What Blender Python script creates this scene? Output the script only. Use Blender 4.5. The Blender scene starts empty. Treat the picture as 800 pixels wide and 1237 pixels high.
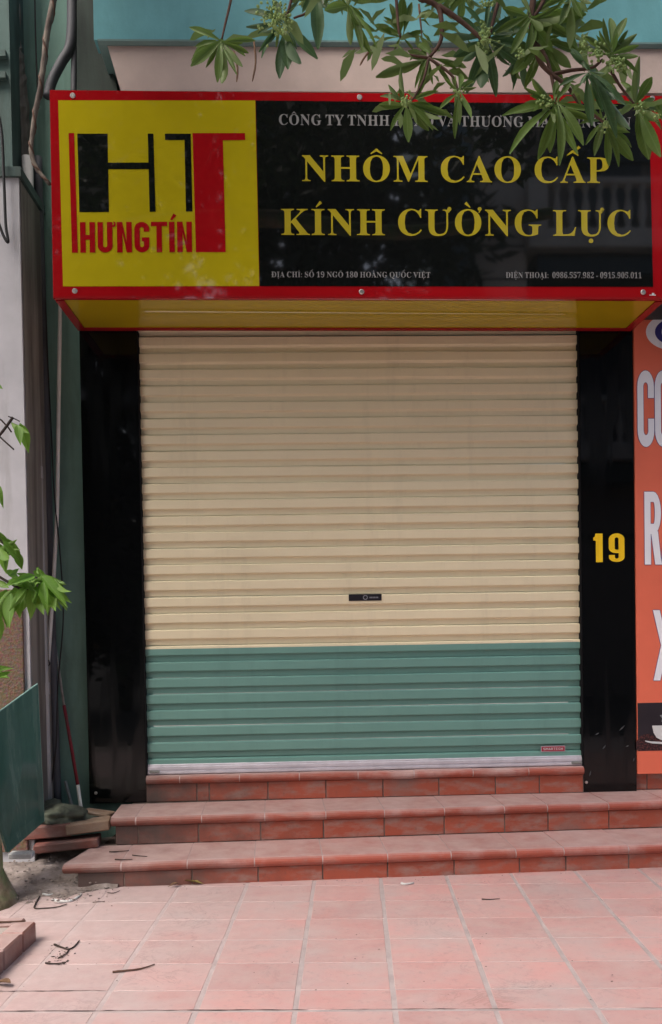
import bpy, bmesh, math, random, unicodedata
from mathutils import Matrix, Vector, noise
R = random.Random(7)
C = bpy.context.scene.collection
sc = bpy.context.scene

# ---------------------------------------------------------------- camera
F, CX, CY = 1050.0, 400.0, 777.1
PITCH, ROLL, YAW = .0204, -.0164, .0332
CAM = Vector((0, -6.0323, 1.2043))
def rot_w2c():
    c, s = math.cos(YAW), math.sin(YAW);   Y = Matrix(((c,-s,0),(s,c,0),(0,0,1)))
    c, s = math.cos(PITCH), math.sin(PITCH); P = Matrix(((1,0,0),(0,c,-s),(0,s,c)))
    c, s = math.cos(ROLL), math.sin(ROLL);  Q = Matrix(((c,0,s),(0,1,0),(-s,0,c)))
    return Q @ P @ Y
W2C = rot_w2c(); C2W = W2C.transposed()
right, fwd, up = C2W @ Vector((1,0,0)), C2W @ Vector((0,1,0)), C2W @ Vector((0,0,1))
cd = bpy.data.cameras.new('camera'); cam = bpy.data.objects.new('camera', cd); C.objects.link(cam)
m = Matrix((right, up, -fwd)).transposed().to_4x4(); m.translation = CAM; cam.matrix_world = m
cd.sensor_fit = 'VERTICAL'; cd.sensor_height = 36.0; cd.lens = F / 1237 * 36
cd.shift_y = (CY - 618.5) / 1237; cd.clip_start = .05; cd.clip_end = 500
sc.camera = cam

# ---------------------------------------------------------------- daylight
SUN_EL, SUN_AZ = math.radians(58), math.radians(222)
w = bpy.data.worlds.new('World'); sc.world = w; w.use_nodes = True
nt = w.node_tree; bg = nt.nodes['Background']
sky = nt.nodes.new('ShaderNodeTexSky'); sky.sky_type = 'NISHITA'; sky.sun_disc = False
sky.sun_elevation = SUN_EL; sky.sun_rotation = SUN_AZ; sky.air_density = 1.0; sky.dust_density = 6.0; sky.ozone_density = .7
nt.links.new(sky.outputs[0], bg.inputs[0]); bg.inputs[1].default_value = .15
sd = bpy.data.lights.new('sun', 'SUN'); sd.energy = 1.0; sd.angle = math.radians(25); sd.color = (1, .97, .93)
so = bpy.data.objects.new('sun', sd); C.objects.link(so)
so.rotation_euler = Vector((math.sin(SUN_AZ)*math.cos(SUN_EL), math.cos(SUN_AZ)*math.cos(SUN_EL), math.sin(SUN_EL))).to_track_quat('Z', 'Y').to_euler()
sc.view_settings.view_transform = 'Standard'; sc.view_settings.look = 'None'
sc.view_settings.exposure = 1.08; sc.view_settings.gamma = 1
sc.cycles.max_bounces = 8; sc.cycles.diffuse_bounces = 4; sc.cycles.glossy_bounces = 4; sc.cycles.transparent_max_bounces = 8

# ---------------------------------------------------------------- helpers
def ray(u, v): return C2W @ Vector(((u-CX)/F, 1, (CY-v)/F))
def at(u, v, y, a=0.0):
    """point seen at u,v of the photograph on the upright plane y (in a frame turned by a about z)"""
    d = ray(u, v); q = Matrix.Rotation(-a, 3, 'Z'); d = q @ d; o = q @ CAM
    return o + d * ((y - o.y) / d.y)
def atz(u, v, z, a=0.0):
    d = ray(u, v); q = Matrix.Rotation(-a, 3, 'Z'); d = q @ d; o = q @ CAM
    return o + d * ((z - o.z) / d.z)

WM = {}
def link(o, parent=None, world=None):
    C.objects.link(o); world = world or Matrix.Identity(4)
    if parent is not None:
        o.parent = parent; o.matrix_local = WM[parent.name].inverted() @ world
    else: o.matrix_world = world; o.matrix_basis = world
    WM[o.name] = world
    return o
def tag(o, label=None, cat=None, group=None, kind=None):
    if label: o['label'] = label
    if cat: o['category'] = cat
    if group: o['group'] = group
    if kind: o['kind'] = kind
    return o
def thing(name, label, cat, loc=(0,0,0), rot=(0,0,0), group=None):
    from mathutils import Euler
    o = bpy.data.objects.new(name, None); o.empty_display_size = .1
    link(o, None, Matrix.Translation(loc) @ Euler(rot).to_matrix().to_4x4())
    return tag(o, label, cat, group)
def mesh(name, V, Fc, mat, smooth=False):
    me = bpy.data.meshes.new(name); me.from_pydata([tuple(v) for v in V], [], Fc)
    if mat: me.materials.append(mat)
    if smooth: me.shade_smooth()
    me.update(); return me
def add(name, VF, mat, parent=None, frame=None, smooth=False, local=False):
    """link VF as ONE mesh object; VF in world space, or in `frame`, or (local) in the parent's own space"""
    V, Fc = VF
    me = mesh(name, V, Fc, mat, smooth)
    o = bpy.data.objects.new(name, me)
    w_ = frame or Matrix.Identity(4)
    if local: w_ = WM[parent.name]
    return link(o, parent, w_)
def inst(name, me, world, parent=None):
    return link(bpy.data.objects.new(name, me), parent, world)
def join(*parts):
    V, Fc = [], []
    for v, f in parts:
        n = len(V); V += [Vector(p) for p in v]; Fc += [[i+n for i in q] for q in f]
    return V, Fc
def box(x0, x1, y0, y1, z0, z1, b=0.0):
    if b <= 0:
        V = [Vector((x, y, z)) for x in (x0, x1) for y in (y0, y1) for z in (z0, z1)]
        return V, [[0,1,3,2],[4,6,7,5],[0,4,5,1],[2,3,7,6],[0,2,6,4],[1,5,7,3]]
    bm = bmesh.new(); bmesh.ops.create_cube(bm, size=1)
    for v in bm.verts:
        v.co = Vector(((x0+x1)/2 + v.co.x*(x1-x0), (y0+y1)/2 + v.co.y*(y1-y0), (z0+z1)/2 + v.co.z*(z1-z0)))
    bmesh.ops.bevel(bm, geom=bm.edges[:], offset=b, segments=1, affect='EDGES')
    bm.verts.index_update(); V = [v.co.copy() for v in bm.verts]; Fc = [[v.index for v in f.verts] for f in bm.faces]
    bm.free(); return V, Fc
def prism(prof, x0, x1, closed=True):
    """profile (y,z) run along x"""
    n = len(prof); V = [Vector((x0, y, z)) for y, z in prof] + [Vector((x1, y, z)) for y, z in prof]
    Fc = [[i, (i+1) % n, n+(i+1) % n, n+i] for i in range(n if closed else n-1)]
    if closed: Fc += [list(range(n))[::-1], list(range(n, 2*n))]
    return V, Fc
def tube(pts, rad, n=8, wob=0.0):
    pts = [Vector(p) for p in pts]; rad = rad if isinstance(rad, (list, tuple)) else [rad]*len(pts)
    V, Fc = [], []; t0 = (pts[1]-pts[0]).normalized(); a = t0.orthogonal().normalized()
    for i, p in enumerate(pts):
        t = (pts[min(i+1, len(pts)-1)] - pts[max(i-1, 0)]).normalized()
        a = (a - t*a.dot(t)).normalized(); b = t.cross(a)
        for k in range(n):
            an = 2*math.pi*k/n; r = rad[i]*(1 + wob*(R.random()-.5))
            V.append(p + a*math.cos(an)*r + b*math.sin(an)*r)
    for i in range(len(pts)-1):
        for k in range(n): Fc.append([i*n+k, i*n+(k+1) % n, (i+1)*n+(k+1) % n, (i+1)*n+k])
    Fc += [list(range(n))[::-1], [(len(pts)-1)*n+k for k in range(n)]]
    return V, Fc
def curve_pts(pts, n=8):
    """Catmull-Rom through pts"""
    P = [Vector(p) for p in pts]; P = [P[0]*2-P[1]] + P + [P[-1]*2-P[-2]]; out = []
    for i in range(1, len(P)-2):
        for k in range(n):
            t = k/n; a, b, c, d = P[i-1:i+3]
            out.append(.5*((2*b)+(c-a)*t+(2*a-5*b+4*c-d)*t*t+(3*b-a-3*c+d)*t*t*t))
    out.append(P[-2]); return out
def lathe(prof, n=12):
    V, Fc = [], []
    for r, z in prof:
        for k in range(n): V.append(Vector((r*math.cos(2*math.pi*k/n), r*math.sin(2*math.pi*k/n), z)))
    for i in range(len(prof)-1):
        for k in range(n): Fc.append([i*n+k, i*n+(k+1) % n, (i+1)*n+(k+1) % n, (i+1)*n+k])
    return V, Fc
def move(VF, d): return [Vector(v)+Vector(d) for v in VF[0]], VF[1]
def ico(c, r, sub=1, jit=0.0, sq=(1,1,1)):
    bm = bmesh.new(); bmesh.ops.create_icosphere(bm, subdivisions=sub, radius=r)
    bm.verts.index_update()
    V = [Vector(c)+Vector((v.co.x*sq[0], v.co.y*sq[1], v.co.z*sq[2]))*(1+jit*(R.random()-.5)) for v in bm.verts]
    Fc = [[v.index for v in f.verts] for f in bm.faces]; bm.free(); return V, Fc

# ---------------------------------------------------------------- materials
def lin(r, g, b): return tuple(((c/255)/12.92 if c/255 <= .04045 else ((c/255+.055)/1.055)**2.4) for c in (r, g, b)) + (1,)
class N:
    def __init__(s, name):
        s.m = bpy.data.materials.new(name); s.m.use_nodes = True; s.t = s.m.node_tree; s.b = s.t.nodes['Principled BSDF']
        s.geo = s.t.nodes.new('ShaderNodeNewGeometry'); s.oi = s.t.nodes.new('ShaderNodeObjectInfo')
        s.tc = s.t.nodes.new('ShaderNodeTexCoord')
    def l(s, a, b): s.t.links.new(a, b)
    def pos(s, scale=(1,1,1)):
        mp = s.t.nodes.new('ShaderNodeMapping'); mp.inputs['Scale'].default_value = scale; s.l(s.geo.outputs['Position'], mp.inputs[0]); return mp.outputs[0]
    def noise(s, sc_, det=4, rough=.55, scale=(1,1,1), shift=None, dist=0.0):
        n = s.t.nodes.new('ShaderNodeTexNoise'); n.inputs['Scale'].default_value = sc_; n.inputs['Detail'].default_value = det
        n.inputs['Roughness'].default_value = rough; n.inputs['Distortion'].default_value = dist
        p = s.pos(scale)
        if shift:
            a = s.t.nodes.new('ShaderNodeVectorMath'); a.operation = 'ADD'; s.l(p, a.inputs[0])
            mm = s.t.nodes.new('ShaderNodeMath'); mm.operation = 'MULTIPLY'; mm.inputs[1].default_value = 37; s.l(s.oi.outputs['Random'], mm.inputs[0]); s.l(mm.outputs[0], a.inputs[1]); p = a.outputs[0]
        s.l(p, n.inputs['Vector']); return n.outputs['Fac']
    def ramp(s, fac, stops):
        r = s.t.nodes.new('ShaderNodeValToRGB'); e = r.color_ramp.elements
        while len(e) < len(stops): e.new(.5)
        for k, (p, c) in enumerate(stops):
            e[k].position = p; e[k].color = c if isinstance(c, tuple) else (c, c, c, 1)
        s.l(fac, r.inputs[0]); return r.outputs[0]
    def mix(s, fac, a, b, mode='MIX'):
        x = s.t.nodes.new('ShaderNodeMix'); x.data_type = 'RGBA'; x.blend_type = mode
        for sock, val in ((x.inputs[0], fac), (x.inputs[6], a), (x.inputs[7], b)):
            if hasattr(val, 'links'): s.l(val, sock)
            else: sock.default_value = val
        return x.outputs[2]
    def math(s, op, a, b=0.0):
        x = s.t.nodes.new('ShaderNodeMath'); x.operation = op
        for sock, val in ((x.inputs[0], a), (x.inputs[1], b)):
            if hasattr(val, 'links'): s.l(val, sock)
            else: sock.default_value = val
        return x.outputs[0]
    def bump(s, h, strength=.3, dist=.01):
        b = s.t.nodes.new('ShaderNodeBump'); b.inputs['Strength'].default_value = strength; b.inputs['Distance'].default_value = dist
        s.l(h, b.inputs['Height']); s.l(b.outputs[0], s.b.inputs['Normal'])
    def col(s, c):
        if hasattr(c, 'links'): s.l(c, s.b.inputs['Base Color'])
        else: s.b.inputs['Base Color'].default_value = c
        return s
    def rough(s, r, spec=.5):
        if hasattr(r, 'links'): s.l(r, s.b.inputs['Roughness'])
        else: s.b.inputs['Roughness'].default_value = r
        s.b.inputs['Specular IOR Level'].default_value = spec; return s
def simple(name, c, rough=.6, spec=.5, var=.12, sc_=6, metal=0.0, bump=0.0, bs=60, scale=(1,1,1)):
    n = N(name); c = tuple(c) + ((1,) if len(c) == 3 else ())
    f = n.noise(sc_, scale=scale); dark = tuple(x*(1-var) for x in c[:3])+(1,); light = tuple(min(1, x*(1+var)) for x in c[:3])+(1,)
    n.col(n.ramp(f, [(.3, dark), (.7, light)])); n.rough(rough, spec); n.b.inputs['Metallic'].default_value = metal
    if bump: n.bump(n.noise(bs, 6), bump, .004)
    return n.m

def unswept(n, c, k=.94):
    """fine dust blown over the left, unswept part of the ground: hides tiles and joints alike"""
    sp = n.t.nodes.new('ShaderNodeSeparateXYZ'); n.l(n.geo.outputs['Position'], sp.inputs[0])
    e = n.math('ADD', sp.outputs['X'], n.math('MULTIPLY', n.math('SUBTRACT', n.noise(2.4, 6, .62), .5), 2.2))
    e = n.math('ADD', e, n.math('MULTIPLY', n.math('ADD', sp.outputs['Y'], 2.0), -.35))
    f_ = n.math('MULTIPLY', n.ramp(n.math('ADD', n.math('MULTIPLY', e, .5), 1.0), [(.25, 1.0), (1.02, 0.0)]), k)
    return n.mix(f_, c, n.ramp(n.noise(17, 6, .7), [(.3, (.40, .31, .30, 1)), (.7, (.49, .39, .38, 1))]))
def tile_mat(name, red, pale, dust, patch=(.45, .62), wear_scale=7, rough=.62, grime=.35, dustlo=.42, settle=0.0, soil=0.0, dusty=False):
    """fired clay tile: red body, pale efflorescence in patches, dust film, fine pits; each tile its own tint"""
    n = N(name)
    tint = n.ramp(n.oi.outputs['Random'], [(0, tuple(c*.88 for c in red)+(1,)), (1, tuple(min(1, c*1.10) for c in red)+(1,))])
    f = n.noise(wear_scale, 7, .62, shift=True, scale=(.55, 1, 1.6)); a = n.ramp(f, [(patch[0], 0.0), (patch[1], 1.0)])
    c = n.mix(a, tint, pale+(1,))
    g = n.noise(2.3, 6, .6); c = n.mix(n.math('MULTIPLY', n.ramp(g, [(dustlo, 0.0), (.72, 1.0)]), .75), c, dust+(1,))
    h = n.noise(38, 5, .65); c = n.mix(n.math('MULTIPLY', n.ramp(h, [(.56, 0.0), (.72, 1.0)]), grime), c, tuple(x*.45 for x in dust)+(1,))
    sep = n.t.nodes.new('ShaderNodeSeparateXYZ'); n.l(n.geo.outputs['Normal'], sep.inputs[0])
    if soil:        # mud splashed over the left, unswept end
        sp = n.t.nodes.new('ShaderNodeSeparateXYZ'); n.l(n.geo.outputs['Position'], sp.inputs[0])
        k_ = n.math('ADD', sp.outputs['X'], n.math('MULTIPLY', n.noise(4, 6, .65), 1.6)); k_ = n.math('MULTIPLY', n.ramp(n.math('MULTIPLY', n.math('ADD', k_, 1.0), .5), [(.32, 1.0), (.86, 0.0)]), soil)
        c = n.mix(k_, c, (.075, .055, .05, 1))
    if settle:      # dust lies on whatever faces up
        f_ = n.math('MULTIPLY', n.ramp(sep.outputs['Z'], [(.75, 0.0), (.98, 1.0)]), n.ramp(n.noise(6, 6, .6), [(.25, settle*.5), (.6, settle)])); c = n.mix(f_, c, dust+(1,))
    if dusty: c = unswept(n, c, .92)
    cr = n.ramp(n.noise(3.1, 8, .72, dist=1.5), [(.478, 0.0), (.50, 1.0), (.522, 0.0)]) if dusty else None
    if dusty: c = n.mix(n.math('MULTIPLY', n.math('MULTIPLY', cr, n.ramp(n.noise(1.7), [(.5, 0.0), (.62, 1.0)])), .35), c, (.16, .10, .09, 1))
    n.col(c); n.rough(n.ramp(n.noise(14), [(.3, rough-.12), (.7, rough+.12)]), .5)
    n.bump(n.noise(90, 5, .7), .25, .003); return n.m
M = {}
M['paver'] = tile_mat('pink_paving', (.52, .29, .27), (.49, .35, .33), (.44, .37, .36), (.40, .68), 5, .58, .30, .46, dusty=True)
M['nosing'] = tile_mat('clay_nosing', (.34, .078, .048), (.36, .18, .15), (.50, .375, .355), (.50, .75), 6, .45, .3, .5, .78, .6)
M['riser'] = tile_mat('clay_riser', (.37, .085, .048), (.33, .19, .16), (.20, .14, .125), (.46, .68), 11, .5, .4, .52, 0, .95)
def grout():
    n = N('grout'); f = n.noise(9, 6); n.col(unswept(n, n.ramp(f, [(.3, (.35, .29, .28, 1)), (.7, (.46, .39, .38, 1))]))); n.rough(.85, .3)
    n.bump(n.noise(60, 6), .5, .004); return n.m
M['grout'] = grout()
M['joint_dark'] = simple('old_joint', (.15, .115, .10), .9, .2, .35, 12, bump=.5, bs=60)
M['cement'] = simple('cement_screed', (.30, .265, .24), .85, .3, .28, 5, bump=.5, bs=40)
def dirt():
    n = N('dirt'); f = n.noise(11, 8, .7); c = n.ramp(f, [(.3, (.15, .12, .105, 1)), (.5, (.26, .22, .20, 1)), (.7, (.37, .32, .30, 1))])
    n.col(c); n.rough(.9, .2); n.bump(n.noise(45, 8, .75), .9, .012); return n.m
M['dirt'] = dirt()
GL = .10
def gloss(name, c, rough=.06, spec=.5, coat=1.0, var=.04):
    m_ = simple(name, c, rough, spec, var, 3)
    b = m_.node_tree.nodes['Principled BSDF']; b.inputs['Coat Weight'].default_value = 0; b.inputs['Roughness'].default_value = .035; b.inputs['Specular IOR Level'].default_value = .75
    return m_
M['s_red'] = gloss('sign_red', (.34, .006, .010), .25)
M['s_yellow'] = gloss('sign_yellow', (.45, .375, .010), .25)
M['s_black'] = gloss('sign_black', (.006, .007, .007), .1)
for k_ in ('s_red', 's_yellow'): M[k_].node_tree.nodes['Principled BSDF'].inputs['Specular IOR Level'].default_value = .4
M['s_gold'] = gloss('sign_gold_print', (.42, .345, .025), .3)
M['s_white'] = gloss('sign_white_print', (.25, .25, .25), .3)
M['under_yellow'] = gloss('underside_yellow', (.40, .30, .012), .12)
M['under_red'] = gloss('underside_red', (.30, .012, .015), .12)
M['granite'] = gloss('black_panel', (.003, .0035, .004), .08, .4, 0);M['s_black'].node_tree.nodes['Principled BSDF'].inputs['Specular IOR Level'].default_value = 1.0;M['granite'].node_tree.nodes['Principled BSDF'].inputs['Specular IOR Level'].default_value = (.32)
M['num'] = simple('number_yellow', (.95, .62, .015), .45, .4, .03)
M['asphalt'] = simple('asphalt', (.055, .052, .05), .85, .3, .2, 4, bump=.5, bs=50)
M['glare_cover'] = simple('matt_black_strip', (.010, .010, .011), .9, .1)  # matt black of the added strips that hide pillar glare
M['crack'] = simple('crack_dirt', (.06, .045, .04), .9, .1)
M['scuff'] = simple('scuff_grey', (.07, .075, .08), .6, .3)
M['screw'] = simple('steel_screw', (.5, .48, .46), .35, .5, .1, metal=.9)
def shutter(name, c):
    n = N(name); c = c+(1,)
    k = n.ramp(n.noise(2.2, 5, .6), [(.3, tuple(x*.93 for x in c[:3])+(1,)), (.7, c)])
    d = n.noise(26, 7, .75, scale=(.6, 1, 1.4)); k = n.mix(n.math('MULTIPLY', n.ramp(d, [(.60, 0.0), (.78, 1.0)]), .22), k, tuple(x*.5 for x in c[:3])+(1,))
    e = n.noise(140, 2, .5); k = n.mix(n.math('MULTIPLY', n.ramp(e, [(.70, 0.0), (.74, 1.0)]), .35), k, tuple(x*.4 for x in c[:3])+(1,))
    st_ = n.noise(7, 6, .7, scale=(1, 1, .10)); k = n.mix(n.math('MULTIPLY', n.ramp(st_, [(.54, 0.0), (.72, 1.0)]), .22), k, tuple(x*.55 for x in c[:3])+(1,))
    n.col(k); n.rough(n.ramp(n.noise(9, 6), [(.3, .30), (.7, .48)]), .5); n.bump(n.noise(2.6, 2), .35, .012); return n.m
M['cream'] = shutter('shutter_cream', (.80, .715, .50))
M['green'] = shutter('shutter_green', (.15, .315, .275))
M['alu'] = simple('aluminium', (.58, .57, .63), .38, .5, .1, 12, metal=.25)
def stained(name, c, stain, lo=.45, hi=.7, sc_=2.2, scale=(3, 3, .35), rough=.8, k=.8):
    n = N(name); f = n.noise(sc_, 8, .65, scale=scale, dist=.3); a = n.math('MULTIPLY', n.ramp(f, [(lo, 0.0), (hi, 1.0)]), k)
    base = n.ramp(n.noise(5, 5), [(.3, tuple(x*.85 for x in c)+(1,)), (.7, c+(1,))])
    n.col(n.mix(a, base, stain+(1,))); n.rough(rough, .35); n.bump(n.noise(55, 6), .3, .004); return n.m
M['wall_green'] = stained('green_paint_wall', (.16, .29, .245), (.07, .11, .09), .5, .75)
M['wall_white'] = stained('whitewash_wall', (.50, .50, .53), (.24, .23, .22), .55, .85, 1.5)
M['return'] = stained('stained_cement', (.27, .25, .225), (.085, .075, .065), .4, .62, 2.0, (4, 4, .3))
M['upper_left'] = stained('mouldy_green_wall', (.09, .15, .14), (.04, .045, .04), .4, .65, 2.0)
M['teal'] = stained('teal_wall', (.16, .43, .475), (.10, .28, .31), .45, .75, 2.2, (2, 2, .6), k=.6)
M['ledge'] = stained('ledge_paint', (.16, .27, .265), (.08, .13, .13), .5, .75, 3, (1, 1, 1))
M['pink'] = stained('pink_band', (.56, .455, .41), (.44, .34, .30), .55, .85, 1.5, (1, 1, 1), k=.5)
M['shadewall'] = stained('shaded_green_pier', (.045, .065, .055), (.02, .028, .024), .4, .7)  # shade on the wall beside the balcony is put into this colour
M['pvc'] = stained('grey_pvc_pipe', (.40, .40, .40), (.12, .11, .10), .5, .8, 2, (4, 4, .6), .6)
M['tube_dark'] = stained('dark_tube', (.085, .09, .105), (.03, .03, .03), .45, .7, 2, (4, 4, .6), .6)  # dark pipes, and the tube that stands in for a shadow gap
M['conduit'] = simple('white_conduit', (.62, .62, .58), .5, .4, .12)
M['cable'] = simple('black_cable', (.012, .012, .012), .5, .4)
M['vine'] = stained('bark_brown', (.22, .19, .16), (.07, .05, .045), .42, .6, 14, (1, 1, .5), .85)
def bark():
    n = N('mossy_bark'); f = n.noise(6, 8, .7, dist=.5); c = n.ramp(f, [(.3, (.09, .06, .04, 1)), (.5, (.24, .19, .13, 1)), (.7, (.36, .31, .25, 1))])
    g = n.ramp(n.noise(4.5, 5, .6), [(.42, 0.0), (.6, 1.0)]); c = n.mix(n.math('MULTIPLY', g, .8), c, (.13, .22, .09, 1)); n.col(c); n.rough(.9, .2)
    n.bump(n.noise(26, 8, .7), .9, .015); return n.m
M['bark'] = bark()
M['twig'] = simple('twig_brown', (.10, .055, .04), .8, .3, .3, 20)
M['twig_dark'] = simple('twig_dark', (.035, .025, .02), .8, .3, .3, 20)
def leafm(name, c, under, rough=.35, spec=.5, vein=True):
    n = N(name); r = n.ramp(n.oi.outputs['Random'], [(0, tuple(x*.62 for x in c)+(1,)), (.6, c+(1,)), (1, tuple(min(1, x*1.35) for x in c)+(1,))])
    v = n.noise(30, 4); r = n.mix(n.ramp(v, [(.35, 0.0), (.7, .35)]), r, tuple(x*.6 for x in c)+(1,))
    if vein:        # pale midrib along the leaf's own axis, faint side veins, a few brown specks
        sx_ = n.t.nodes.new('ShaderNodeSeparateXYZ'); n.l(n.tc.outputs['Object'], sx_.inputs[0]); ax = n.math('ABSOLUTE', sx_.outputs['X'])
        r = n.mix(n.math('MULTIPLY', n.ramp(ax, [(.008, 1.0), (.018, 0.0)]), .55), r, tuple(min(1, x*1.5+.06) for x in c)+(1,))
        sv = n.math('SINE', n.math('MULTIPLY', n.math('SUBTRACT', sx_.outputs['Y'], n.math('MULTIPLY', ax, .8)), 85)); r = n.mix(n.math('MULTIPLY', n.ramp(sv, [(.7, 0.0), (1.0, 1.0)]), .22), r, tuple(min(1, x*1.4+.03) for x in c)+(1,))
        r = n.mix(n.math('MULTIPLY', n.ramp(n.noise(60, 3), [(.66, 0.0), (.72, 1.0)]), .6), r, (.13, .09, .035, 1))
    n.col(n.mix(n.geo.outputs['Backfacing'], r, under+(1,))); n.rough(rough, spec)
    n.b.inputs['Transmission Weight'].default_value = 0
    tr = n.t.nodes.new('ShaderNodeBsdfTranslucent'); tr.inputs[0].default_value = tuple(min(1, x*1.6) for x in c)+(1,)
    mx = n.t.nodes.new('ShaderNodeMixShader'); mx.inputs[0].default_value = .35
    out = n.t.nodes['Material Output']; n.l(n.b.outputs[0], mx.inputs[1]); n.l(tr.outputs[0], mx.inputs[2]); n.l(mx.outputs[0], out.inputs[0])
    return n.m
M['leaf'] = leafm('leaf_green', (.12, .20, .04), (.15, .21, .07), .5, .35)
M['leaf_blue'] = leafm('leaf_blue_green', (.07, .145, .055), (.12, .19, .10), .42, .4)
M['leaf_bright'] = leafm('leaf_bright', (.13, .27, .035), (.15, .26, .055), .5, .35)
M['leaf_small'] = leafm('leaf_small', (.12, .205, .045), (.15, .21, .07), .5, .35, vein=False)
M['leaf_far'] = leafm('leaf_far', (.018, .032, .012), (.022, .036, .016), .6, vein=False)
M['bloom'] = simple('pale_green_bloom', (.25, .36, .12), .6, .3, .3, 60)
def glassm():
    """streaked green float glass: clear green sheet, paler and rougher in upright streaks"""
    n = N('green_sheet_glass'); n.b.inputs['IOR'].default_value = 1.45
    sm = n.noise(4.5, 8, .7, scale=(1.4, 1.4, .22), dist=.8)
    n.col(n.ramp(sm, [(.40, (.05, .135, .11, 1)), (.60, (.085, .19, .16, 1)), (.74, (.17, .27, .245, 1))]))
    n.rough(n.ramp(sm, [(.4, .05), (.65, .4)]), .6); n.b.inputs['Alpha'].default_value = .84
    return n.m
M['glass'] = glassm()
M['glass_edge'] = simple('glass_edge', (.24, .42, .37), .3, .5, .1)
def pebble():
    n = N('pebble_dash'); v = n.t.nodes.new('ShaderNodeTexVoronoi'); v.inputs['Scale'].default_value = 75; n.l(n.geo.outputs['Position'], v.inputs['Vector'])
    c = n.mix(.75, (.19, .125, .09, 1), v.outputs['Color'], 'MULTIPLY'); k = n.mix(.5, (.19, .125, .09, 1), c); n.col(k); n.rough(.8, .3)
    n.bump(v.outputs['Distance'], -.6 if False else .6, .006); return n.m
M['pebble'] = pebble()
M['banner'] = simple('banner_orange', (.80, .175, .10), .45, .4, .05, 3)
M['banner_white'] = simple('banner_print_white', (.86, .89, .95), .5, .4, .03)
M['banner_navy'] = simple('banner_print_navy', (.035, .03, .20), .5, .4, .03)
M['banner_black'] = simple('banner_print_black', (.018, .014, .020), .5, .4, .2)
def beans():
    n = N('printed_coffee_beans'); v = n.t.nodes.new('ShaderNodeTexVoronoi'); v.inputs['Scale'].default_value = 90; n.l(n.geo.outputs['Position'], v.inputs['Vector'])
    n.col(n.ramp(v.outputs['Distance'], [(.1, (.13, .045, .04, 1)), (.45, (.05, .015, .016, 1)), (.7, (.012, .006, .008, 1))])); n.rough(.5, .4); return n.m
M['beans'] = beans()
M['cup'] = simple('printed_cup_white', (.62, .64, .64), .5, .4, .06, 12)
M['cup_grey'] = simple('printed_cup_grey', (.22, .24, .25), .5, .4, .06, 12)
M['sticker'] = simple('sticker_red', (.30, .012, .035), .4, .5, .05)
M['sticker_rim'] = simple('sticker_rim', (.42, .34, .38), .4, .5, .05)
M['lock_black'] = simple('lock_black', (.012, .010, .016), .35, .5, .1)
M['lock_grey'] = simple('lock_print', (.25, .25, .28), .4, .5, .1)
M['pole_red'] = stained('red_pole_paint', (.22, .025, .035), (.09, .06, .055), .5, .7, 10, (1, 1, 1))
M['pole_grey'] = simple('pole_metal', (.20, .21, .20), .5, .4, .25, 30)
M['brick_red'] = tile_mat('loose_brick_red', (.19, .065, .05), (.24, .16, .14), (.15, .12, .105), (.5, .7), 12, .8, .5)
M['brick_tan'] = tile_mat('loose_brick_tan', (.26, .17, .11), (.30, .23, .18), (.20, .16, .13), (.5, .7), 12, .8, .5)
M['cloth'] = stained('dirty_green_cloth', (.10, .115, .085), (.035, .035, .03), .42, .62, 9, (1, 1, 1), .95)
M['white_bit'] = simple('white_plastic', (.55, .56, .55), .5, .4, .15, 30)
M['dry_leaf'] = simple('dry_leaf', (.24, .19, .06), .6, .3, .3, 40)
M['dry_brown'] = simple('dry_brown_leaf', (.16, .09, .05), .7, .3, .3, 40)
M['opp_wall'] = stained('opposite_wall_beige', (.74, .62, .54), (.45, .37, .32), .5, .8, 1, (1, 1, 1))
M['opp_trim'] = stained('opposite_trim', (.68, .61, .55), (.40, .35, .31), .5, .8, 1, (1, 1, 1))
M['opp_recess_shade'] = stained('opposite_recess_shaded', (.26, .20, .17), (.16, .12, .10), .5, .8, 1, (1, 1, 1))  # shade behind the balconies put into a darker wall colour
M['opp_blue'] = stained('opposite_bluegrey', (.34, .44, .52), (.2, .26, .3), .5, .8, 1, (1, 1, 1))
M['opp_dark'] = simple('opposite_window', (.015, .018, .02), .15, .5)

# ---------------------------------------------------------------- lettering
GLYPH = {}
def glyph(ch):
    """outline of a bold roman letter from Blender's own built-in font: advance width, points, triangles"""
    if ch not in GLYPH:
        code = chr(0x1D400+ord(ch)-65) if ch.isalpha() else (chr(0x1D7CE+int(ch)) if ch.isdigit() else ch)
        H_ = chr(0x1D400+7); res = []
        for body in (H_, code+H_, code):
            cu_ = bpy.data.curves.new('letter', 'FONT'); cu_.body = body; cu_.resolution_u = 3
            ob = bpy.data.objects.new('letter', cu_); C.objects.link(ob); bpy.context.view_layer.update()
            me = ob.evaluated_get(bpy.context.evaluated_depsgraph_get()).to_mesh()
            res.append(([(v.co.x, v.co.y) for v in me.vertices], [list(p_.vertices) for p_ in me.polygons]))
            bpy.data.objects.remove(ob); bpy.data.curves.remove(cu_)
        GLYPH[ch] = (max(x for x, y in res[1][0])-max(x for x, y in res[0][0]), res[2][0], res[2][1])
    return GLYPH[ch]
def poly(pts): return [Vector((x, 0, y)) for x, y in pts], [list(range(len(pts)))]
def ring(cx, cy, rx, ry, w, a0=0, a1=360, n=14, wy=None):
    V = []; wy = wy or w
    for k in range(n+1):
        a = math.radians(a0+(a1-a0)*k/n); V += [Vector((cx+rx*math.cos(a), 0, cy+ry*math.sin(a))), Vector((cx+(rx-w)*math.cos(a), 0, cy+(ry-wy)*math.sin(a)))]
    return V, [[2*k, 2*k+2, 2*k+3, 2*k+1] for k in range(n)]
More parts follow.
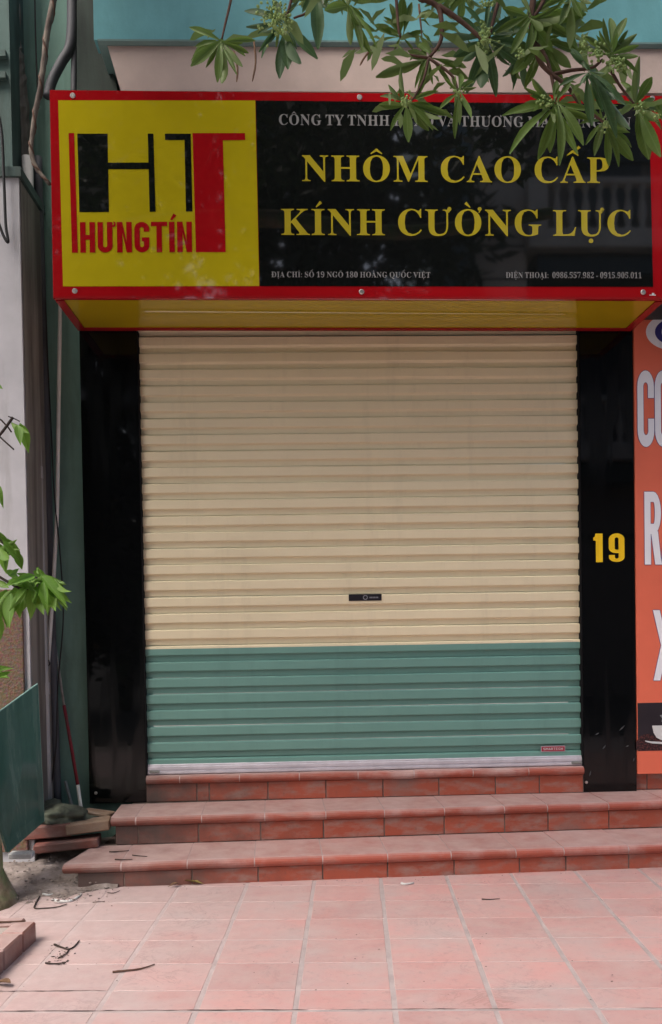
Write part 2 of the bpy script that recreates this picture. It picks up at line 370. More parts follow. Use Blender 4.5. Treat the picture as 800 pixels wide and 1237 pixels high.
def quad_stroke(x0, y0, x1, y1, w0, w1):
    d = Vector((x1-x0, y1-y0)).normalized(); p = Vector((-d.y, d.x))
    return poly([(x0+p.x*w0, y0+p.y*w0), (x0-p.x*w0, y0-p.y*w0), (x1-p.x*w1, y1-p.y*w1), (x1+p.x*w1, y1+p.y*w1)])
def marks(ch, base, x0, x1, up_):
    """the accents of a Vietnamese capital, over a base letter that spans x0..x1 and is .68 high"""
    out = []; cx = (x0+x1)/2; y = .72; circ = '\u0302' in ch
    if circ: out += [quad_stroke(cx-.15, y+.01, cx+.01, y+.12, .012, .035), quad_stroke(cx-.01, y+.12, cx+.15, y+.01, .035, .012)]
    if '\u0306' in ch: out.append(ring(cx, y+.12, .14, .12, .04, 190, 350, 8))
    if '\u0301' in ch:
        dx, dy = (.10, .10) if circ else (0, 0); out.append(quad_stroke(cx-.05+dx, y+.01+dy, cx+.08+dx, y+.14+dy, .012, .042))
    if '\u0300' in ch:
        dx, dy = (-.12, .10) if circ else (0, 0); out.append(quad_stroke(cx+.06+dx, y+.01+dy, cx-.07+dx, y+.14+dy, .012, .042))
    if '\u0309' in ch: out += [ring(cx, y+.10, .06, .06, .03, -90, 180, 8)]
    if '\u0303' in ch: out += [quad_stroke(cx-.16, y+.03, cx-.07, y+.10, .018, .025), quad_stroke(cx-.07, y+.10, cx+.07, y+.04, .025, .025), quad_stroke(cx+.07, y+.04, cx+.16, y+.11, .025, .018)]
    if '\u0323' in ch: out.append(ring(cx, -.13, .062, .062, .06, 0, 360, 12))
    if '\u031b' in ch:
        hx = x1-.045; out += [ring(hx, .70, .05, .05, .049, 0, 360, 10), quad_stroke(hx+.045, .71, hx-.02, .60, .022, .012)]
    return out
cuts = []
def serif(text):
    x = 0; parts = []; adv = []; cuts.clear()
    for c in text:
        if c == ' ': x += .25; adv.append(x); cuts.append(len(parts)); continue
        d = unicodedata.normalize('NFD', c); b = d[0]; stroke = b == 'Đ'
        if stroke: b = 'D'
        g = glyph(b); V = [Vector((x+px, 0, py)) for px, py in g[1]]; Fc = g[2]; parts.append((V, Fc))
        x0, x1 = min(v.x for v in V), max(v.x for v in V)
        if stroke: parts.append(poly([(x0-.03, .31), (x0+.33, .31), (x0+.33, .36), (x0-.03, .36)]))
        parts += marks(d, b, x0, x1, 0); x += g[0]+.035; adv.append(x)
    return parts, adv
def place_text(name, parts, width, P0, P1, cap, mat, parent, y, caph=.68, thick=.0012):
    """lay glyph pieces from P0 to P1 (x,z at the base line), capitals cap high; solid letters `thick` proud of the board"""
    V0, Fc = [], []
    ex = (P1[0]-P0[0])/width; ez = cap/caph; sl = (P1[1]-P0[1])/(P1[0]-P0[0])
    for k, (v, f) in enumerate(parts):
        n = len(V0); V0 += [Vector((P0[0]+p.x*ex, y-(k % 3)*.00015, P0[1]+p.z*ez+p.x*ex*sl)) for p in v]; Fc += [[i+n for i in q] for q in f]
    # extrude: front faces plus side walls along boundary edges
    cnt = {}
    for q in Fc:
        for i in range(len(q)):
            e = (q[i], q[(i+1) % len(q)]); cnt[tuple(sorted(e))] = cnt.get(tuple(sorted(e)), 0)+1
    n = len(V0); V = V0 + [v+Vector((0, thick, 0)) for v in V0]; S = []
    for q in Fc:
        for i in range(len(q)):
            a, b = q[i], q[(i+1) % len(q)]
            if cnt[tuple(sorted((a, b)))] == 1: S.append([a, b, b+n, a+n])
    return add(name, (V, Fc+S), mat, parent, local=True)
# heavy condensed sans letters (unit height 1), drawn from bars and rings
def bar(x0, y0, x1, y1): return poly([(x0, y0), (x1, y0), (x1, y1), (x0, y1)])
def stadium(w_, t, gap=None, h=1.0, tw=None):
    """outline of a tall rounded letter: two stems, two arcs; gap=(lo,hi) leaves the right stem open between"""
    r = w_/2; tw = tw or t; out = [bar(0, r, t, h-r), ring(r, h-r, r, r, t, 0, 180, 12, tw), ring(r, r, r, r, t, 180, 360, 12, tw)]
    if gap: out += [bar(w_-t, r, w_, gap[0]), bar(w_-t, gap[1], w_, h-r)]
    else: out.append(bar(w_-t, r, w_, h-r))
    return out
def sans(ch, w_=.42, t=.145):
    if ch == 'H': return [bar(0, 0, t, 1), bar(w_-t, 0, w_, 1), bar(t, .42, w_-t, .58)]
    if ch in 'UƯ':
        r = w_/2; o = [bar(0, r, t, 1), bar(w_-t, r, w_, 1), ring(r, r, r, r, t, 180, 360)]
        if ch == 'Ư': o += [ring(w_+.035, .93, .07, .09, .06, -90, 90, 8), bar(w_, .84, w_+.04, .90)]
        return o
    if ch == 'N': return [bar(0, 0, t, 1), bar(w_-t, 0, w_, 1), poly([(t, 1), (t, .66), (w_-t, 0), (w_-t, .34)])]
    if ch == 'G': return stadium(w_, t, (.36, .68)) + [bar(w_*.5, .36, w_-t, .49), bar(w_-t, .36, w_, .49)]
    if ch == 'C': return stadium(w_, t, (.37, .64))
    if ch == 'O': return stadium(w_, t)
    if ch == 'T': return [bar(w_/2-t/2, 0, w_/2+t/2, .86), bar(-.02, .86, w_+.02, 1)]
    if ch == 'Í': return [bar(0, 0, t, 1), quad_stroke(t*.4, 1.06, t*1.1, 1.24, .03, .06)]
    if ch == 'R': return [bar(0, 0, t, 1), bar(t, .86, w_*.55, 1), bar(t, .42, w_*.55, .56), ring(w_*.55, .71, w_*.45, .29, t, -90, 90, 10, .14), poly([(w_*.40, .42), (w_-t, 0), (w_, 0), (w_*.40+t*1.1, .46)])]
    if ch == 'A': return [poly([(0, 0), (t, 0), (w_/2+.02, 1), (w_/2-t*.55, 1)]), poly([(w_-t, 0), (w_, 0), (w_/2+t*.55, 1), (w_/2-.02, 1)]), bar(t*.9, .2, w_-t*.9, .32)]
    if ch == 'X': return [poly([(0, 0), (t, 0), (w_, 1), (w_-t, 1)]), poly([(w_-t, 0), (w_, 0), (t, 1), (0, 1)])]
    if ch == '1': return [bar(w_*.42, 0, w_*.42+.235, 1), poly([(w_*.42, 1), (w_*.42, .76), (0, .76), (0, .86), (w_*.3, .90), (w_*.36, 1)])]
    if ch == '9':
        r = w_/2; return [bar(w_-.20, .17, w_, .80), ring(r, .80, r, .20, .20, 0, 180, 14, .14), ring(r, .17, r, .17, .20, 180, 360, 14, .12), bar(0, .48, .20, .80), ring(r, .48, r, .17, .20, 180, 270, 8, .12), bar(r, .31, w_-.20, .43), bar(0, .17, .20, .245)]
def sans_text(text, w_, t, gap=.07, widths=None):
    x = 0; out = []
    for c in text:
        ww = t if c == 'Í' else w_
        out += [([v+Vector((x, 0, 0)) for v in V], Fc) for V, Fc in sans(c, ww, t)]
        x += ww+gap+(.06 if c == 'Ư' else 0)
    return out, x-gap

# ================================================================ GROUND
G0 = -.334; GA = -.0588; GR = Matrix.Rotation(GA, 4, 'Z')
gnd = add('ground', box(-40, 40, -60, 30, G0-.6, G0-.03), M['cement']); tag(gnd, kind='structure')
pave = add('pavement', box(-3.4, 6.0, -5.05, -.5, G0-.029, G0-.0016), M['grout'], frame=GR); tag(pave, kind='structure')
XL = -1.5022  # column joints every .4 m
tiles = {}
def tile_mesh(w_, d, name='paving_tile', h=.02, mat='paver', b=.0015):
    k = (round(w_, 3), round(d, 3), name)
    if k not in tiles: tiles[k] = mesh(name, *box(-w_/2, w_/2, -d/2, d/2, -h, 0, b), M[mat])
    return tiles[k]
rows = [(-2.3823+.2951*k, -2.3823+.2951*(k+1)) for k in range(0, 5)] + [(-.9068, -.55)]
rows += [(-2.572, -2.3823)] + [(-2.586-.2951*(k+1), -2.586-.2951*k) for k in range(0, 8)]
JX, JY = .022, .007
for ri, (ya, yb) in enumerate(rows):
    for c_ in range(-4, 14):
        xa = XL+.4*c_; w_, d = .4-JX, (yb-ya)-JY
        if ri > 10 and (c_ < -1 or c_ > 9): continue
        M4 = GR @ Matrix.Translation((xa+.2+R.uniform(-.002, .002), (ya+yb)/2, G0+R.uniform(-.0004, .0006))) @ Matrix.Rotation(R.uniform(-.0022, .0022), 4, 'Y') @ Matrix.Rotation(R.uniform(-.003, .003), 4, 'X') @ Matrix.Rotation(R.uniform(-.004, .004), 4, 'Z')
        inst('paving_tile', tile_mesh(w_, d), M4, pave)
def crack(pts, wd=.0035):
    V, Fc = [], []
    P = curve_pts([Vector((x, y, G0+.0016)) for x, y in pts], 10)
    for i, p_ in enumerate(P):
        h = wd*(.25+.75*R.random())*(0.3 if i in (0, len(P)-1) else 1); q_ = p_.y+R.uniform(-.0022, .0022); V += [Vector((p_.x, q_-h, p_.z)), Vector((p_.x, q_+h, p_.z))]
    Fc = [[2*i, 2*i+2, 2*i+3, 2*i+1] for i in range(len(P)-1)]; add('joint_crack', (V, Fc), M['crack'], pave, frame=GR)
crack([(-1.25, -2.574), (-.9, -2.572), (-.5, -2.573), (-.2, -2.571), (.15, -2.574)]); crack([(.22, -2.573), (.6, -2.571), (.98, -2.574)], .0022)
crack([(-1.6, -2.392), (-1.3, -2.381), (-1.0, -2.380), (-.72, -2.378)], .003); crack([(1.45, -2.572), (1.8, -2.574), (2.1, -2.571)], .002)
# cement skim and dirt bank at the left of the steps
def bank():
    V, Fc = [], []; nx, ny = 54, 44; x0, x1, y0, y1 = -3.0, -1.12, -1.75, .06
    for j in range(ny+1):
        for i in range(nx+1):
            x = x0+(x1-x0)*i/nx; y = y0+(y1-y0)*j/ny
            e = min(1, max(0, (y+1.45-.35*noise.noise(Vector((x*3, 1, 0))))/.5)) ; h = .004+.09*max(0, min(1, (y+1.05)/.8))**1.3
            r = noise.fractal(Vector((x*7, y*7, 3)), .8, 2.0, 5)*.012 + noise.fractal(Vector((x*30, y*30, 9)), .8, 2.0, 3)*.004
            side = min(1, max(0, (-1.20-x+.1*noise.noise(Vector((y*4, 7, 0))))/.2)) if y < -.85 else 1
            k = e*side
            V.append(Vector((x, y, G0-.02+(.018+h+r)*k)))
    for j in range(ny):
        for i in range(nx): a = j*(nx+1)+i; Fc.append([a, a+1, a+nx+2, a+nx+1])
    return V, Fc
tag(add('dirt_ground', bank(), M['dirt'], smooth=True), kind='structure')
road = add('alley_road', box(-40, 40, -60, -5.7, G0-.029, G0-.01), M['asphalt']); tag(road, kind='structure')

# ================================================================ STEPS
SA = .0339; SR = Matrix.Rotation(SA, 4, 'Z')
st = thing('entrance_steps', 'red clay tiled entrance steps, two broad treads leading up to the closed shutter', 'steps', (0, -.4, G0))
Z1 = -.183; Y1, Y2 = -.3987, -.8009; ZT = .187
FR = 4.6; PX_L, PX_R = -1.094, 1.962
# masonry core in the joints
XM = at(139, 1000, Y1, SA).x; XB = at(93, 1045, Y2, SA).x
add('core', join(([Vector(p) for p in [(XB+.02, Y2+.0045, G0-.1), (FR, Y2+.0045, G0-.1), (FR, .5, G0-.1), (XB+.16, .5, G0-.1),
      (XB+.02, Y2+.0045, Z1-.0025), (FR, Y2+.0045, Z1-.0025), (FR, .5, Z1-.0025), (XB+.16, .5, Z1-.0025)]], [[0,1,5,4],[1,2,6,5],[2,3,7,6],[3,0,4,7],[4,5,6,7],[3,2,1,0]])), M['joint_dark'], st, frame=SR)
add('core', ([Vector(p) for p in [(XM+.01, Y1+.0045, Z1-.01), (FR, Y1+.0045, Z1-.01), (FR, .7, Z1-.01), (XM+.1, .7, Z1-.01),
      (XM+.01, Y1+.0045, -.0025), (FR, Y1+.0045, -.0025), (FR, .7, -.0025), (XM+.1, .7, -.0025)]], [[0,1,5,4],[1,2,6,5],[2,3,7,6],[3,0,4,7],[4,5,6,7],[3,2,1,0]]), M['joint_dark'], st, frame=SR)
add('core', box(-1.094, 1.964, .0045, .9, -.004, ZT-.0025), M['joint_dark'], st)
add('core', box(2.344, FR, .049, .9, -.004, ZT-.0025), M['joint_dark'], st)
def nosing_prof(yf, zt, yb, th=.060):
    """bull-nosed tread tile: front at yf, back at yb"""
    r = th/2; p = [(yb, zt), ]
    p += [(yf+r*1.15-1.15*r*math.sin(a), zt-r+r*math.cos(a)) for a in [math.radians(x) for x in (0, 25, 50, 75, 100, 130, 160, 180)]]
    return p + [(yf+.05, zt-th), (yf+.055, zt-.04), (yb, zt-.04)]
def step_row(name, joints, yf, zt, yb, frame, g=.007, mat='nosing', th=.060):
    for a, b in zip(joints[:-1], joints[1:]):
        me_ = prism(nosing_prof(yf, zt, yb, th), -(b-a-g)/2, (b-a-g)/2)
        dz = R.uniform(-.0015, .0015)
        o = add(name, me_, M[mat], st, frame=frame @ Matrix.Translation(((a+b)/2, 0, dz)) @ Matrix.Rotation(R.uniform(-.003, .003), 4, 'Y'), smooth=False)
def mortar(yf, zt, yb, xa, xb, frame):
    e = .0022; P = [(y+(e if y < yf+.03 else 0), z-e if z > zt-.03 else z+e*.6) for y, z in nosing_prof(yf, zt, yb)]
    add('mortar', prism(P, xa, xb), M['grout'], st, frame=frame)
def riser_row(joints, y, z0, z1, frame, g=.008):
    for a, b in zip(joints[:-1], joints[1:]):
        add('riser_tile', box(-(b-a-g)/2, (b-a-g)/2, y+R.uniform(-.0015, .0015), y+.02, z0+.004, z1, .003), M['riser'], st, frame=frame @ Matrix.Translation(((a+b)/2, 0, 0)))
def ext(js, end, s=.4):
    js = list(js)
    while js[-1]+s < end: js.append(js[-1]+s)
    js.append(end); return js
mortar(-.034, ZT, .2, PX_L+.003, PX_R-.003, Matrix.Identity(4)); mortar(Y1-.03, 0, -.002, XM+.02, FR-.01, SR); mortar(Y2-.03, Z1, Y1-.002, XB+.03, FR-.01, SR)
# top (threshold) step between the two pillars
tj = [-1.094] + [at(u, 950, 0).x for u in (218, 290, 362, 432.6, 500, 571, 638)] + [1.962]
step_row('nosing_tile', tj, -.034, ZT, .30, None or Matrix.Identity(4))
rj = [-1.094] + [at(u, 955, 0).x for u in (238, 253, 324, 394, 463, 530.5, 598.8, 652)] + [1.962]
riser_row(rj, 0, 0, ZT-.0605, Matrix.Identity(4))
rj = [2.346] + [at(u, 945, 0).x for u in (785,)]; rj = ext(rj, FR)
step_row('nosing_tile', rj, .035, ZT+.004, .3, Matrix.Identity(4)); riser_row(rj, 0.045, 0, ZT-.0605, Matrix.Identity(4))
# middle
mj = [XM] + [at(u, 990, Y1-.03, SA).x for u in (164, 243.5, 320, 394, 465, 537.5, 610, 662, 736)]; mj = ext(mj, FR)
def mitre(prof_y, zt, yb, x_front, x_back, b, th=.060):
    """end tile whose left end is cut on the slant"""
    P = nosing_prof(prof_y, zt, yb, th); n = len(P); V = []
    for y, z in P:
        t = (y-prof_y)/(yb-prof_y); V.append(Vector((x_front+(x_back-x_front)*t, y, z)))
    V += [Vector((b, y, z)) for y, z in P]
    return V, [[i, (i+1) % n, n+(i+1) % n, n+i] for i in range(n)] + [list(range(n))[::-1], list(range(n, 2*n))]
a_ = at(150, 968, -.0, SA)
add('nosing_tile', mitre(Y1-.03, 0, .0, at(133.5, 988, Y1-.03, SA).x, -1.26, mj[1]-.006), M['nosing'], st, frame=SR)
step_row('nosing_tile', mj[1:], Y1-.03, 0, .001, SR)
rj = [XM] + [at(u, 1000, Y1, SA).x for u in (167, 240, 315, 391, 464.5, 537, 610, 662.5, 736)]; rj = ext(rj, FR)
riser_row(rj, Y1, Z1, -.0605, SR)
# bottom
bj = [XB] + [at(u, 1035, Y2-.03, SA).x for u in (146, 226, 307.5, 390, 468.6, 545.5, 624, 682, 760)]; bj = ext(bj, FR)
add('nosing_tile', mitre(Y2-.03, Z1, Y1, at(75, 1045, Y2-.03, SA).x, at(113, 1019, Y1, SA).x, bj[1]-.006), M['nosing'], st, frame=SR)
step_row('nosing_tile', bj[1:], Y2-.03, Z1, Y1-.001, SR)
rj = [XB] + [at(u, 1050, Y2, SA).x for u in (150, 232, 312, 390, 468.6, 549, 628, 684, 760)]; rj = ext(rj, FR)
riser_row(rj, Y2, G0-.02, Z1-.0605, SR)

# ================================================================ SHOP FRONT
PX0, PX1, PX2, PX3 = -1.4851, -1.0964, 1.9661, 2.3401
PZ = 3.30
wl = thing('shop_wall', 'green painted house wall strip left of the black pillar, behind the pipes', 'wall', (0, .06, G0))
add('wall', box(-6, PX1+.0, .05, .35, G0-.1, 7.5), M['wall_green'], wl)
add('wall', box(PX1, PX2, .05, .35, 3.6, 7.5), M['wall_green'], wl)
add('wall', box(PX2, 8, .05, .35, G0-.1, 7.5), M['wall_green'], wl)
sh_box = box(PX1-.02, PX2+.02, .051, .34, 3.2, 3.6); add('shutter_housing', sh_box, M['wall_green'], wl)
def pillar(x0, x1, label, bolts, name='black_pillar'):
    t = thing(name, label, 'pillar', ((x0+x1)/2, 0, 0), group='black panels either side of the shutter')
    add('panel', box(x0, x1, 0, .05, .002, PZ), M['granite'], t)
    for bx, bz in bolts:
        add('bolt', move(lathe_y(.011, .008), (bx, 0, bz)), M['screw'], t, smooth=False)
    return t
def lathe_y(r, h, n=12):
    V, Fc = lathe([(0.0001, -h), (r*.7, -h), (r, -h*.4), (r, .002)], n)
    return [Vector((v.x, v.z, v.y)) for v in V], [q[::-1] for q in Fc]
p = at(116, 958, 0); q = at(760, 700, 0)
pillar(PX0, PX1, 'glossy black pillar at the left of the shutter, plain', [(p.x, p.z)])
gm = M['granite'].node_tree; gn = gm.nodes.new('ShaderNodeTexNoise'); gn.inputs['Scale'].default_value = 3.5; gn.inputs['Detail'].default_value = 9; gn.inputs['Distortion'].default_value = 1.2
gr_ = gm.nodes.new('ShaderNodeMapRange'); gr_.inputs[1].default_value = .45; gr_.inputs[2].default_value = .8; gr_.inputs[3].default_value = .03; gr_.inputs[4].default_value = .30
gm.links.new(gn.outputs[0], gr_.inputs[0]); gm.links.new(gr_.outputs[0], gm.nodes['Principled BSDF'].inputs['Roughness'])
p = at(708.5, 945, 0)
pr = pillar(PX2, PX3, 'glossy black pillar at the right of the shutter bearing a yellow number', [(p.x, p.z)])
A, B = at(717, 680, 0), at(754.5, 680, 0); capz = at(735, 644.5, 0).z-at(735, 679, 0).z
parts = [([v+Vector((0, 0, 0)) for v in V], Fc) for V, Fc in sans('1', .21)] + [([v+Vector((.54, 0, 0)) for v in V], Fc) for V, Fc in sans('9', .54)]
loc_ = WM[pr.name].translation
o = place_text('house_number', parts, 1.08, (A.x-loc_.x, at(735, 679, 0).z), (B.x-loc_.x, at(735, 679, 0).z), capz, M['num'], pr, -.003, 1.0, .003)
o['label'] = 'yellow number 19'
for u, v, du, dv in ((748, 883, 7, 7), (719, 888, 5, 3), (712, 938, 2, 7), (756, 902, 4, 1.5), (765, 920, 1.5, 5), (728, 905, 4, 5)):
    a, b = at(u, v, 0), at(u+du, v-dv, 0); c_ = (a+b)/2
    add('scuff', ([Vector((a.x, -.0006, a.z)), Vector((c_.x+.004, -.0006, c_.z-.003)), Vector((b.x, -.0006, b.z)), Vector((c_.x-.003, -.0006, c_.z+.004))], [[0,1,2,3]]), M['scuff'], pr)

# strips added at the shutter's sides hide glare on the pillars
# shutter
SH = thing('roller_shutter', 'closed steel roller shutter, cream above and green below', 'roller shutter', ((PX1+PX2)/2, .04, ZT))
PITCH_Z = .1122; ys = .028
def slat_prof(p=PITCH_Z):
    # (y,z): little ledge at the top, flat face, slope back under it, recess
    return [(.021, 0), (.0205, -.0012), (.0012, -.0075), (0, -.010), (0, -.063), (.0015, -.066), (.019, -.073), (.0215, -.077), (.0215, -p+.0045), (.034, -p+.003), (.034, -p)]
ztop = at(300, 405.5, ys).z
smesh = {}
for k in ('cream', 'green'):
    smesh[k] = mesh('slat', *prism(slat_prof(), PX1+.002, PX2-.002, closed=False), M[k])
zc = 1.066; n_s = 0; z = ztop+PITCH_Z
zbar = at(400, 916, ys).z
while z > zbar+.01:
    top, bot = z, z-PITCH_Z
    m_ = 'cream' if top-.03 > zc else 'both' if top-.03 > zc-PITCH_Z else 'green'
    if m_ == 'both':      # the colour changes low on the face of this slat
        V_, F_ = prism([q_ for q_ in slat_prof()[:4]]+[(0, -.022)]+slat_prof()[4:], PX1+.002, PX2-.002, closed=False)
        smesh['both'] = mesh('slat', V_, F_, M['cream']); smesh['both'].materials.append(M['green'])
        for f_ in smesh['both'].polygons: f_.material_index = int(max(smesh['both'].vertices[q_].co.z for q_ in f_.vertices) <= -.0219)
    inst('slat', smesh[m_], Matrix.Translation((0, ys+R.uniform(-.0012, .0012), top+R.uniform(-.0009, .0009))) @ Matrix.Rotation(R.uniform(-.0009, .0009), 4, 'Y'), SH)
    z -= PITCH_Z
ztb = z
for xa_, xb_ in ((PX1+.0005, PX1+.010), (PX2-.010, PX2-.0005)):
    add('glare_strip', box(xa_, xb_, .002, .06, ZT+.001, 3.24), M['glare_cover'], SH)  # matt strip added to cover the pillar's reflecting inner side
# bottom rail
zb0 = ZT+.003
prof = [(-.006, zb0), (-.012, zb0+.006), (-.012, zb0+.022), (-.006, zb0+.024), (-.006, zb0+.030), (-.011, zb0+.033), (-.011, zb0+.052), (-.004, zb0+.056), (-.004, zb0+.066), (.0, zb0+.07), (.02, zb0+.07), (.02, zb0)]
rail = add('bottom_rail', prism([(y+ys-.004, z_) for y, z_ in prof], PX1+.012, PX2-.004), M['alu'], SH)
add('backing', box(PX1+.003, PX2-.003, ys+.0355, ys+.0375, zb0+.03, zb0+.12), M['green'], SH)
for sx, xx in ((1, PX1+.06), (-1, PX2-.05)):
    add('rail_catch', join(box(xx-.035, xx+.035, ys-.026, ys-.014, zb0+.012, zb0+.030, .003), box(xx-.02, xx+.02, ys-.030, ys-.024, zb0+.016, zb0+.026, .002)), M['pole_grey'], rail)
# lock plate with ring and print
a, b = at(421.5, 726, ys-.004), at(461, 717.5, ys-.004)
lk = add('lock_plate', box(a.x, b.x, ys-.006, ys+.001, a.z, b.z, .0015), M['lock_black'], SH)
cxl = at(441.5, 721.7, ys-.008)
V, Fc = ring(0, 0, .0165, .0165, .005, 0, 360, 18)
add('lock_ring', move((V, Fc), (cxl.x, ys-.0075, cxl.z)), M['lock_grey'], lk)
add('lock_print', join(*[box(cxl.x+.03+i*.0105, cxl.x+.037+i*.0105, ys-.0073, ys-.0063, cxl.z-.006, cxl.z+.004) for i in range(6)]), M['lock_grey'], lk)
# sticker
ysl = ys
a, b = at(654.5, 907.5, ysl), at(682, 901.5, ysl)
stk = add('sticker', box(a.x-.005, b.x+.005, ysl-.0022, ysl+.0008, a.z-.005, b.z+.005, .001), M['sticker_rim'], SH)
add('sticker_face', box(a.x, b.x, ysl-.003, ysl-.0016, a.z, b.z), M['sticker'], stk)
xx = 0; pp = []
def mini(ch):
    t = .13
    return {'S': [bar(0, 0, .5, t), bar(0, .43, .5, .57), bar(0, .87, .5, 1), bar(0, .57, t, .87), bar(.5-t, t, .5, .43)],
            'M': [bar(0, 0, t, 1), bar(.6-t, 0, .6, 1), poly([(t, 1), (t, .75), (.3, .3), (.3, .55)]), poly([(.6-t, 1), (.3, .55), (.3, .3), (.6-t, .75)])],
            'A': sans('A', .5, t), 'R': sans('R', .5, t), 'T': sans('T', .5, t), 'C': sans('C', .5, t), 'H': sans('H', .5, t),
            'E': [bar(0, 0, t, 1), bar(t, 0, .45, t), bar(t, .43, .4, .57), bar(t, .87, .45, 1)]}[ch]
for ch in 'SMARTECH':
    pp += [([v+Vector((xx, 0, 0)) for v in V], Fc) for V, Fc in mini(ch)]; xx += .62 if ch != 'M' else .72
L = WM[SH.name].translation
dx = (b.x-a.x)*.07; zz = a.z+(b.z-a.z)*.25
place_text('sticker_text', pp, xx-.1, (a.x+dx-L.x, zz-L.z), (b.x-dx-L.x, zz-L.z), (b.z-a.z)*.5, M['cup'], SH, ysl-.0033-L.y, 1.0, .0004)

# ================================================================ SIGN BOX
YS = -.5956; SROLL = .0056
SX0, SX1, SZ0, SZ1 = -1.4927, 2.3315, 3.2443, 4.4971
sg = thing('shop_sign', 'large boxed shop sign with red border, yellow logo square and gold lettering on black', 'sign', (.42, 0, SZ0), (0, SROLL, 0))
SI = WM[sg.name].inverted()
def S(u, v, y=YS):
    d = ray(u, v); dl = SI.to_3x3() @ d; o = SI @ CAM; t = (y-o.y)/dl.y; return o+dl*t
def sq(name, pts, mat, y, th=.0012, parent=sg):
    P = [S(u, v, YS) for u, v in pts]; n = len(P)
    V = [Vector((p_.x, y, p_.z)) for p_ in P]+[Vector((p_.x, y+th, p_.z)) for p_ in P]
    return add(name, (V, [list(range(n))]+[[i, i+n, (i+1) % n+n, (i+1) % n] for i in range(n)]), M[mat], parent, local=True)
x0, x1 = SX0-.42, SX1-.42; H = SZ1-SZ0
add('sign_box', box(x0+.004, x1-.004, YS+.012, -.004, .012, H-.004), M['pole_grey'], sg, local=True)
add('sign_face', box(x0, x1, YS, YS+.011, 0, H, .0015), M['s_red'], sg, local=True)
sq('logo_square', [(70.5, 121.4), (308.5, 121.6), (313.3, 345.6), (76.4, 346)], 's_yellow', YS-.0018)
sq('text_panel', [(309, 121.6), (784, 126), (789, 346.5), (313.8, 345.6)], 's_black', YS-.0018)
def z3(x, y): return (40+x*.375, 100+y*.375)
yl = YS-.0035
sq('logo_bar', [z3(115, 163), z3(133, 163), z3(145, 548), z3(126, 548)], 's_red', yl)
lb = sq('logo_letter', [z3(143, 165), z3(240, 165), z3(245, 417), z3(150, 417)], 's_black', yl); lb['label'] = 'black H of the logo'
sq('crossbar', [z3(241.5, 258), z3(374, 258), z3(374, 279), z3(241.5, 279)], 's_black', yl, parent=sg)
sq('logo_stem', [z3(370, 165), z3(388, 165), z3(395, 416), z3(376, 416)], 's_black', yl-.0004)
sq('logo_hook', [z3(425, 165), z3(508, 165), z3(514, 415), z3(493, 415), z3(488, 185), z3(426, 185)], 's_black', yl)
lt = sq('logo_letter', [z3(514, 163), z3(683, 163), z3(684, 185), z3(612, 186), z3(621, 546), z3(525, 546)], 's_red', yl); lt['label'] = 'red T of the logo'
pp, wd = sans_text('HƯNGTÍN', .46, .17, .075)
a, b = S(*z3(153, 548)), S(*z3(513, 546)); cap = S(*z3(300, 449)).z-S(*z3(300, 547)).z
place_text('lettering', pp, wd, (a.x, a.z), (b.x, b.z), cap, M['s_red'], sg, yl-.0003, 1.0)['label'] = 'red condensed company name under the logo'
def line(text, u0, u1, v0, v1, cap_px, mat, endidx=None, label=None):
    parts, adv = serif(text); width = adv[-1] if endidx is None else adv[endidx]
    a, b = S(u0, v0), S(u1, v1); cap = S(400, 200).z-S(400, 200+cap_px).z
    if cap_px > 20:                 # headlines: each word a part of its own
        ks = [0]+list(cuts)+[len(parts)]
        for word, i0, i1 in zip(text.split(' '), ks[:-1], ks[1:]):
            place_text('word', parts[i0:i1], width, (a.x, a.z), (b.x, b.z), cap, M[mat], sg, yl)
    else:
        o = place_text('lettering', parts, width, (a.x, a.z), (b.x, b.z), cap, M[mat], sg, yl)
        if label: o['label'] = label
t1 = 'CÔNG TY TNHH ĐTXD VÀ THƯƠNG MẠI HƯNG TÍN'
line(t1, 336.5, 728, 151, 154.5, 12.6, 's_white', t1.index(' TÍN')-1, 'grey white top line of the sign')
line('NHÔM CAO CẤP', 364, 738, 219, 221.5, 31.2, 's_gold', None, 'upper gold headline')
line('KÍNH CƯỜNG LỰC', 339, 765, 284, 285.5, 31.5, 's_gold', None, 'lower gold headline')
line('ĐỊA CHỈ: SỐ 19 NGÕ 180 HOÀNG QUỐC VIỆT', 328, 520.5, 335, 335.6, 6.6, 's_white', None, 'small white address line')
line('ĐIỆN THOẠI:  0986.557.982 - 0915.905.011', 611, 775.5, 336, 336.3, 7, 's_white', None, 'small white telephone line')
for u, v in ((88, 115.5), (434.5, 117.5), (788, 119), (90.5, 351.5), (437, 352.5), (777, 353)):
    p_ = S(u, v); add('screw', move(lathe_y(.0165, .009, 14), (p_.x, YS+.001, p_.z)), M['screw'], sg, local=True)
p_ = S(788.5, 355.5); add('maker_mark', join(box(p_.x-.02, p_.x+.02, YS-.0012, YS+.001, p_.z-.008, p_.z-.003), box(p_.x-.004, p_.x+.010, YS-.0013, YS+.001, p_.z-.003, p_.z+.008)), M['cup'], sg, local=True)
# underside: yellow panel inside red trims
T = .055
add('underside_panel', box(x0+T, x1-T, YS+T, -T*.9, -.004, .011), M['under_yellow'], sg, local=True)
add('underside_trim', box(x0, x1, YS+.0005, YS+.022, -.012, .0), M['under_red'], sg, local=True)
add('underside_trim', box(x0+.001, x1-.001, YS+.0225, YS+T-.001, -.0035, .0118), M['under_red'], sg, local=True)
add('underside_trim', box(x0, x1, -T*.9+.001, .0, -.010, .0115), M['under_red'], sg, local=True)
add('underside_trim', box(x0, x0+T-.001, YS+T, -T*.9, -.010, .0115), M['under_red'], sg, local=True)
add('underside_trim', box(x1-T+.001, x1, YS+T, -T*.9, -.010, .0115), M['under_red'], sg, local=True)

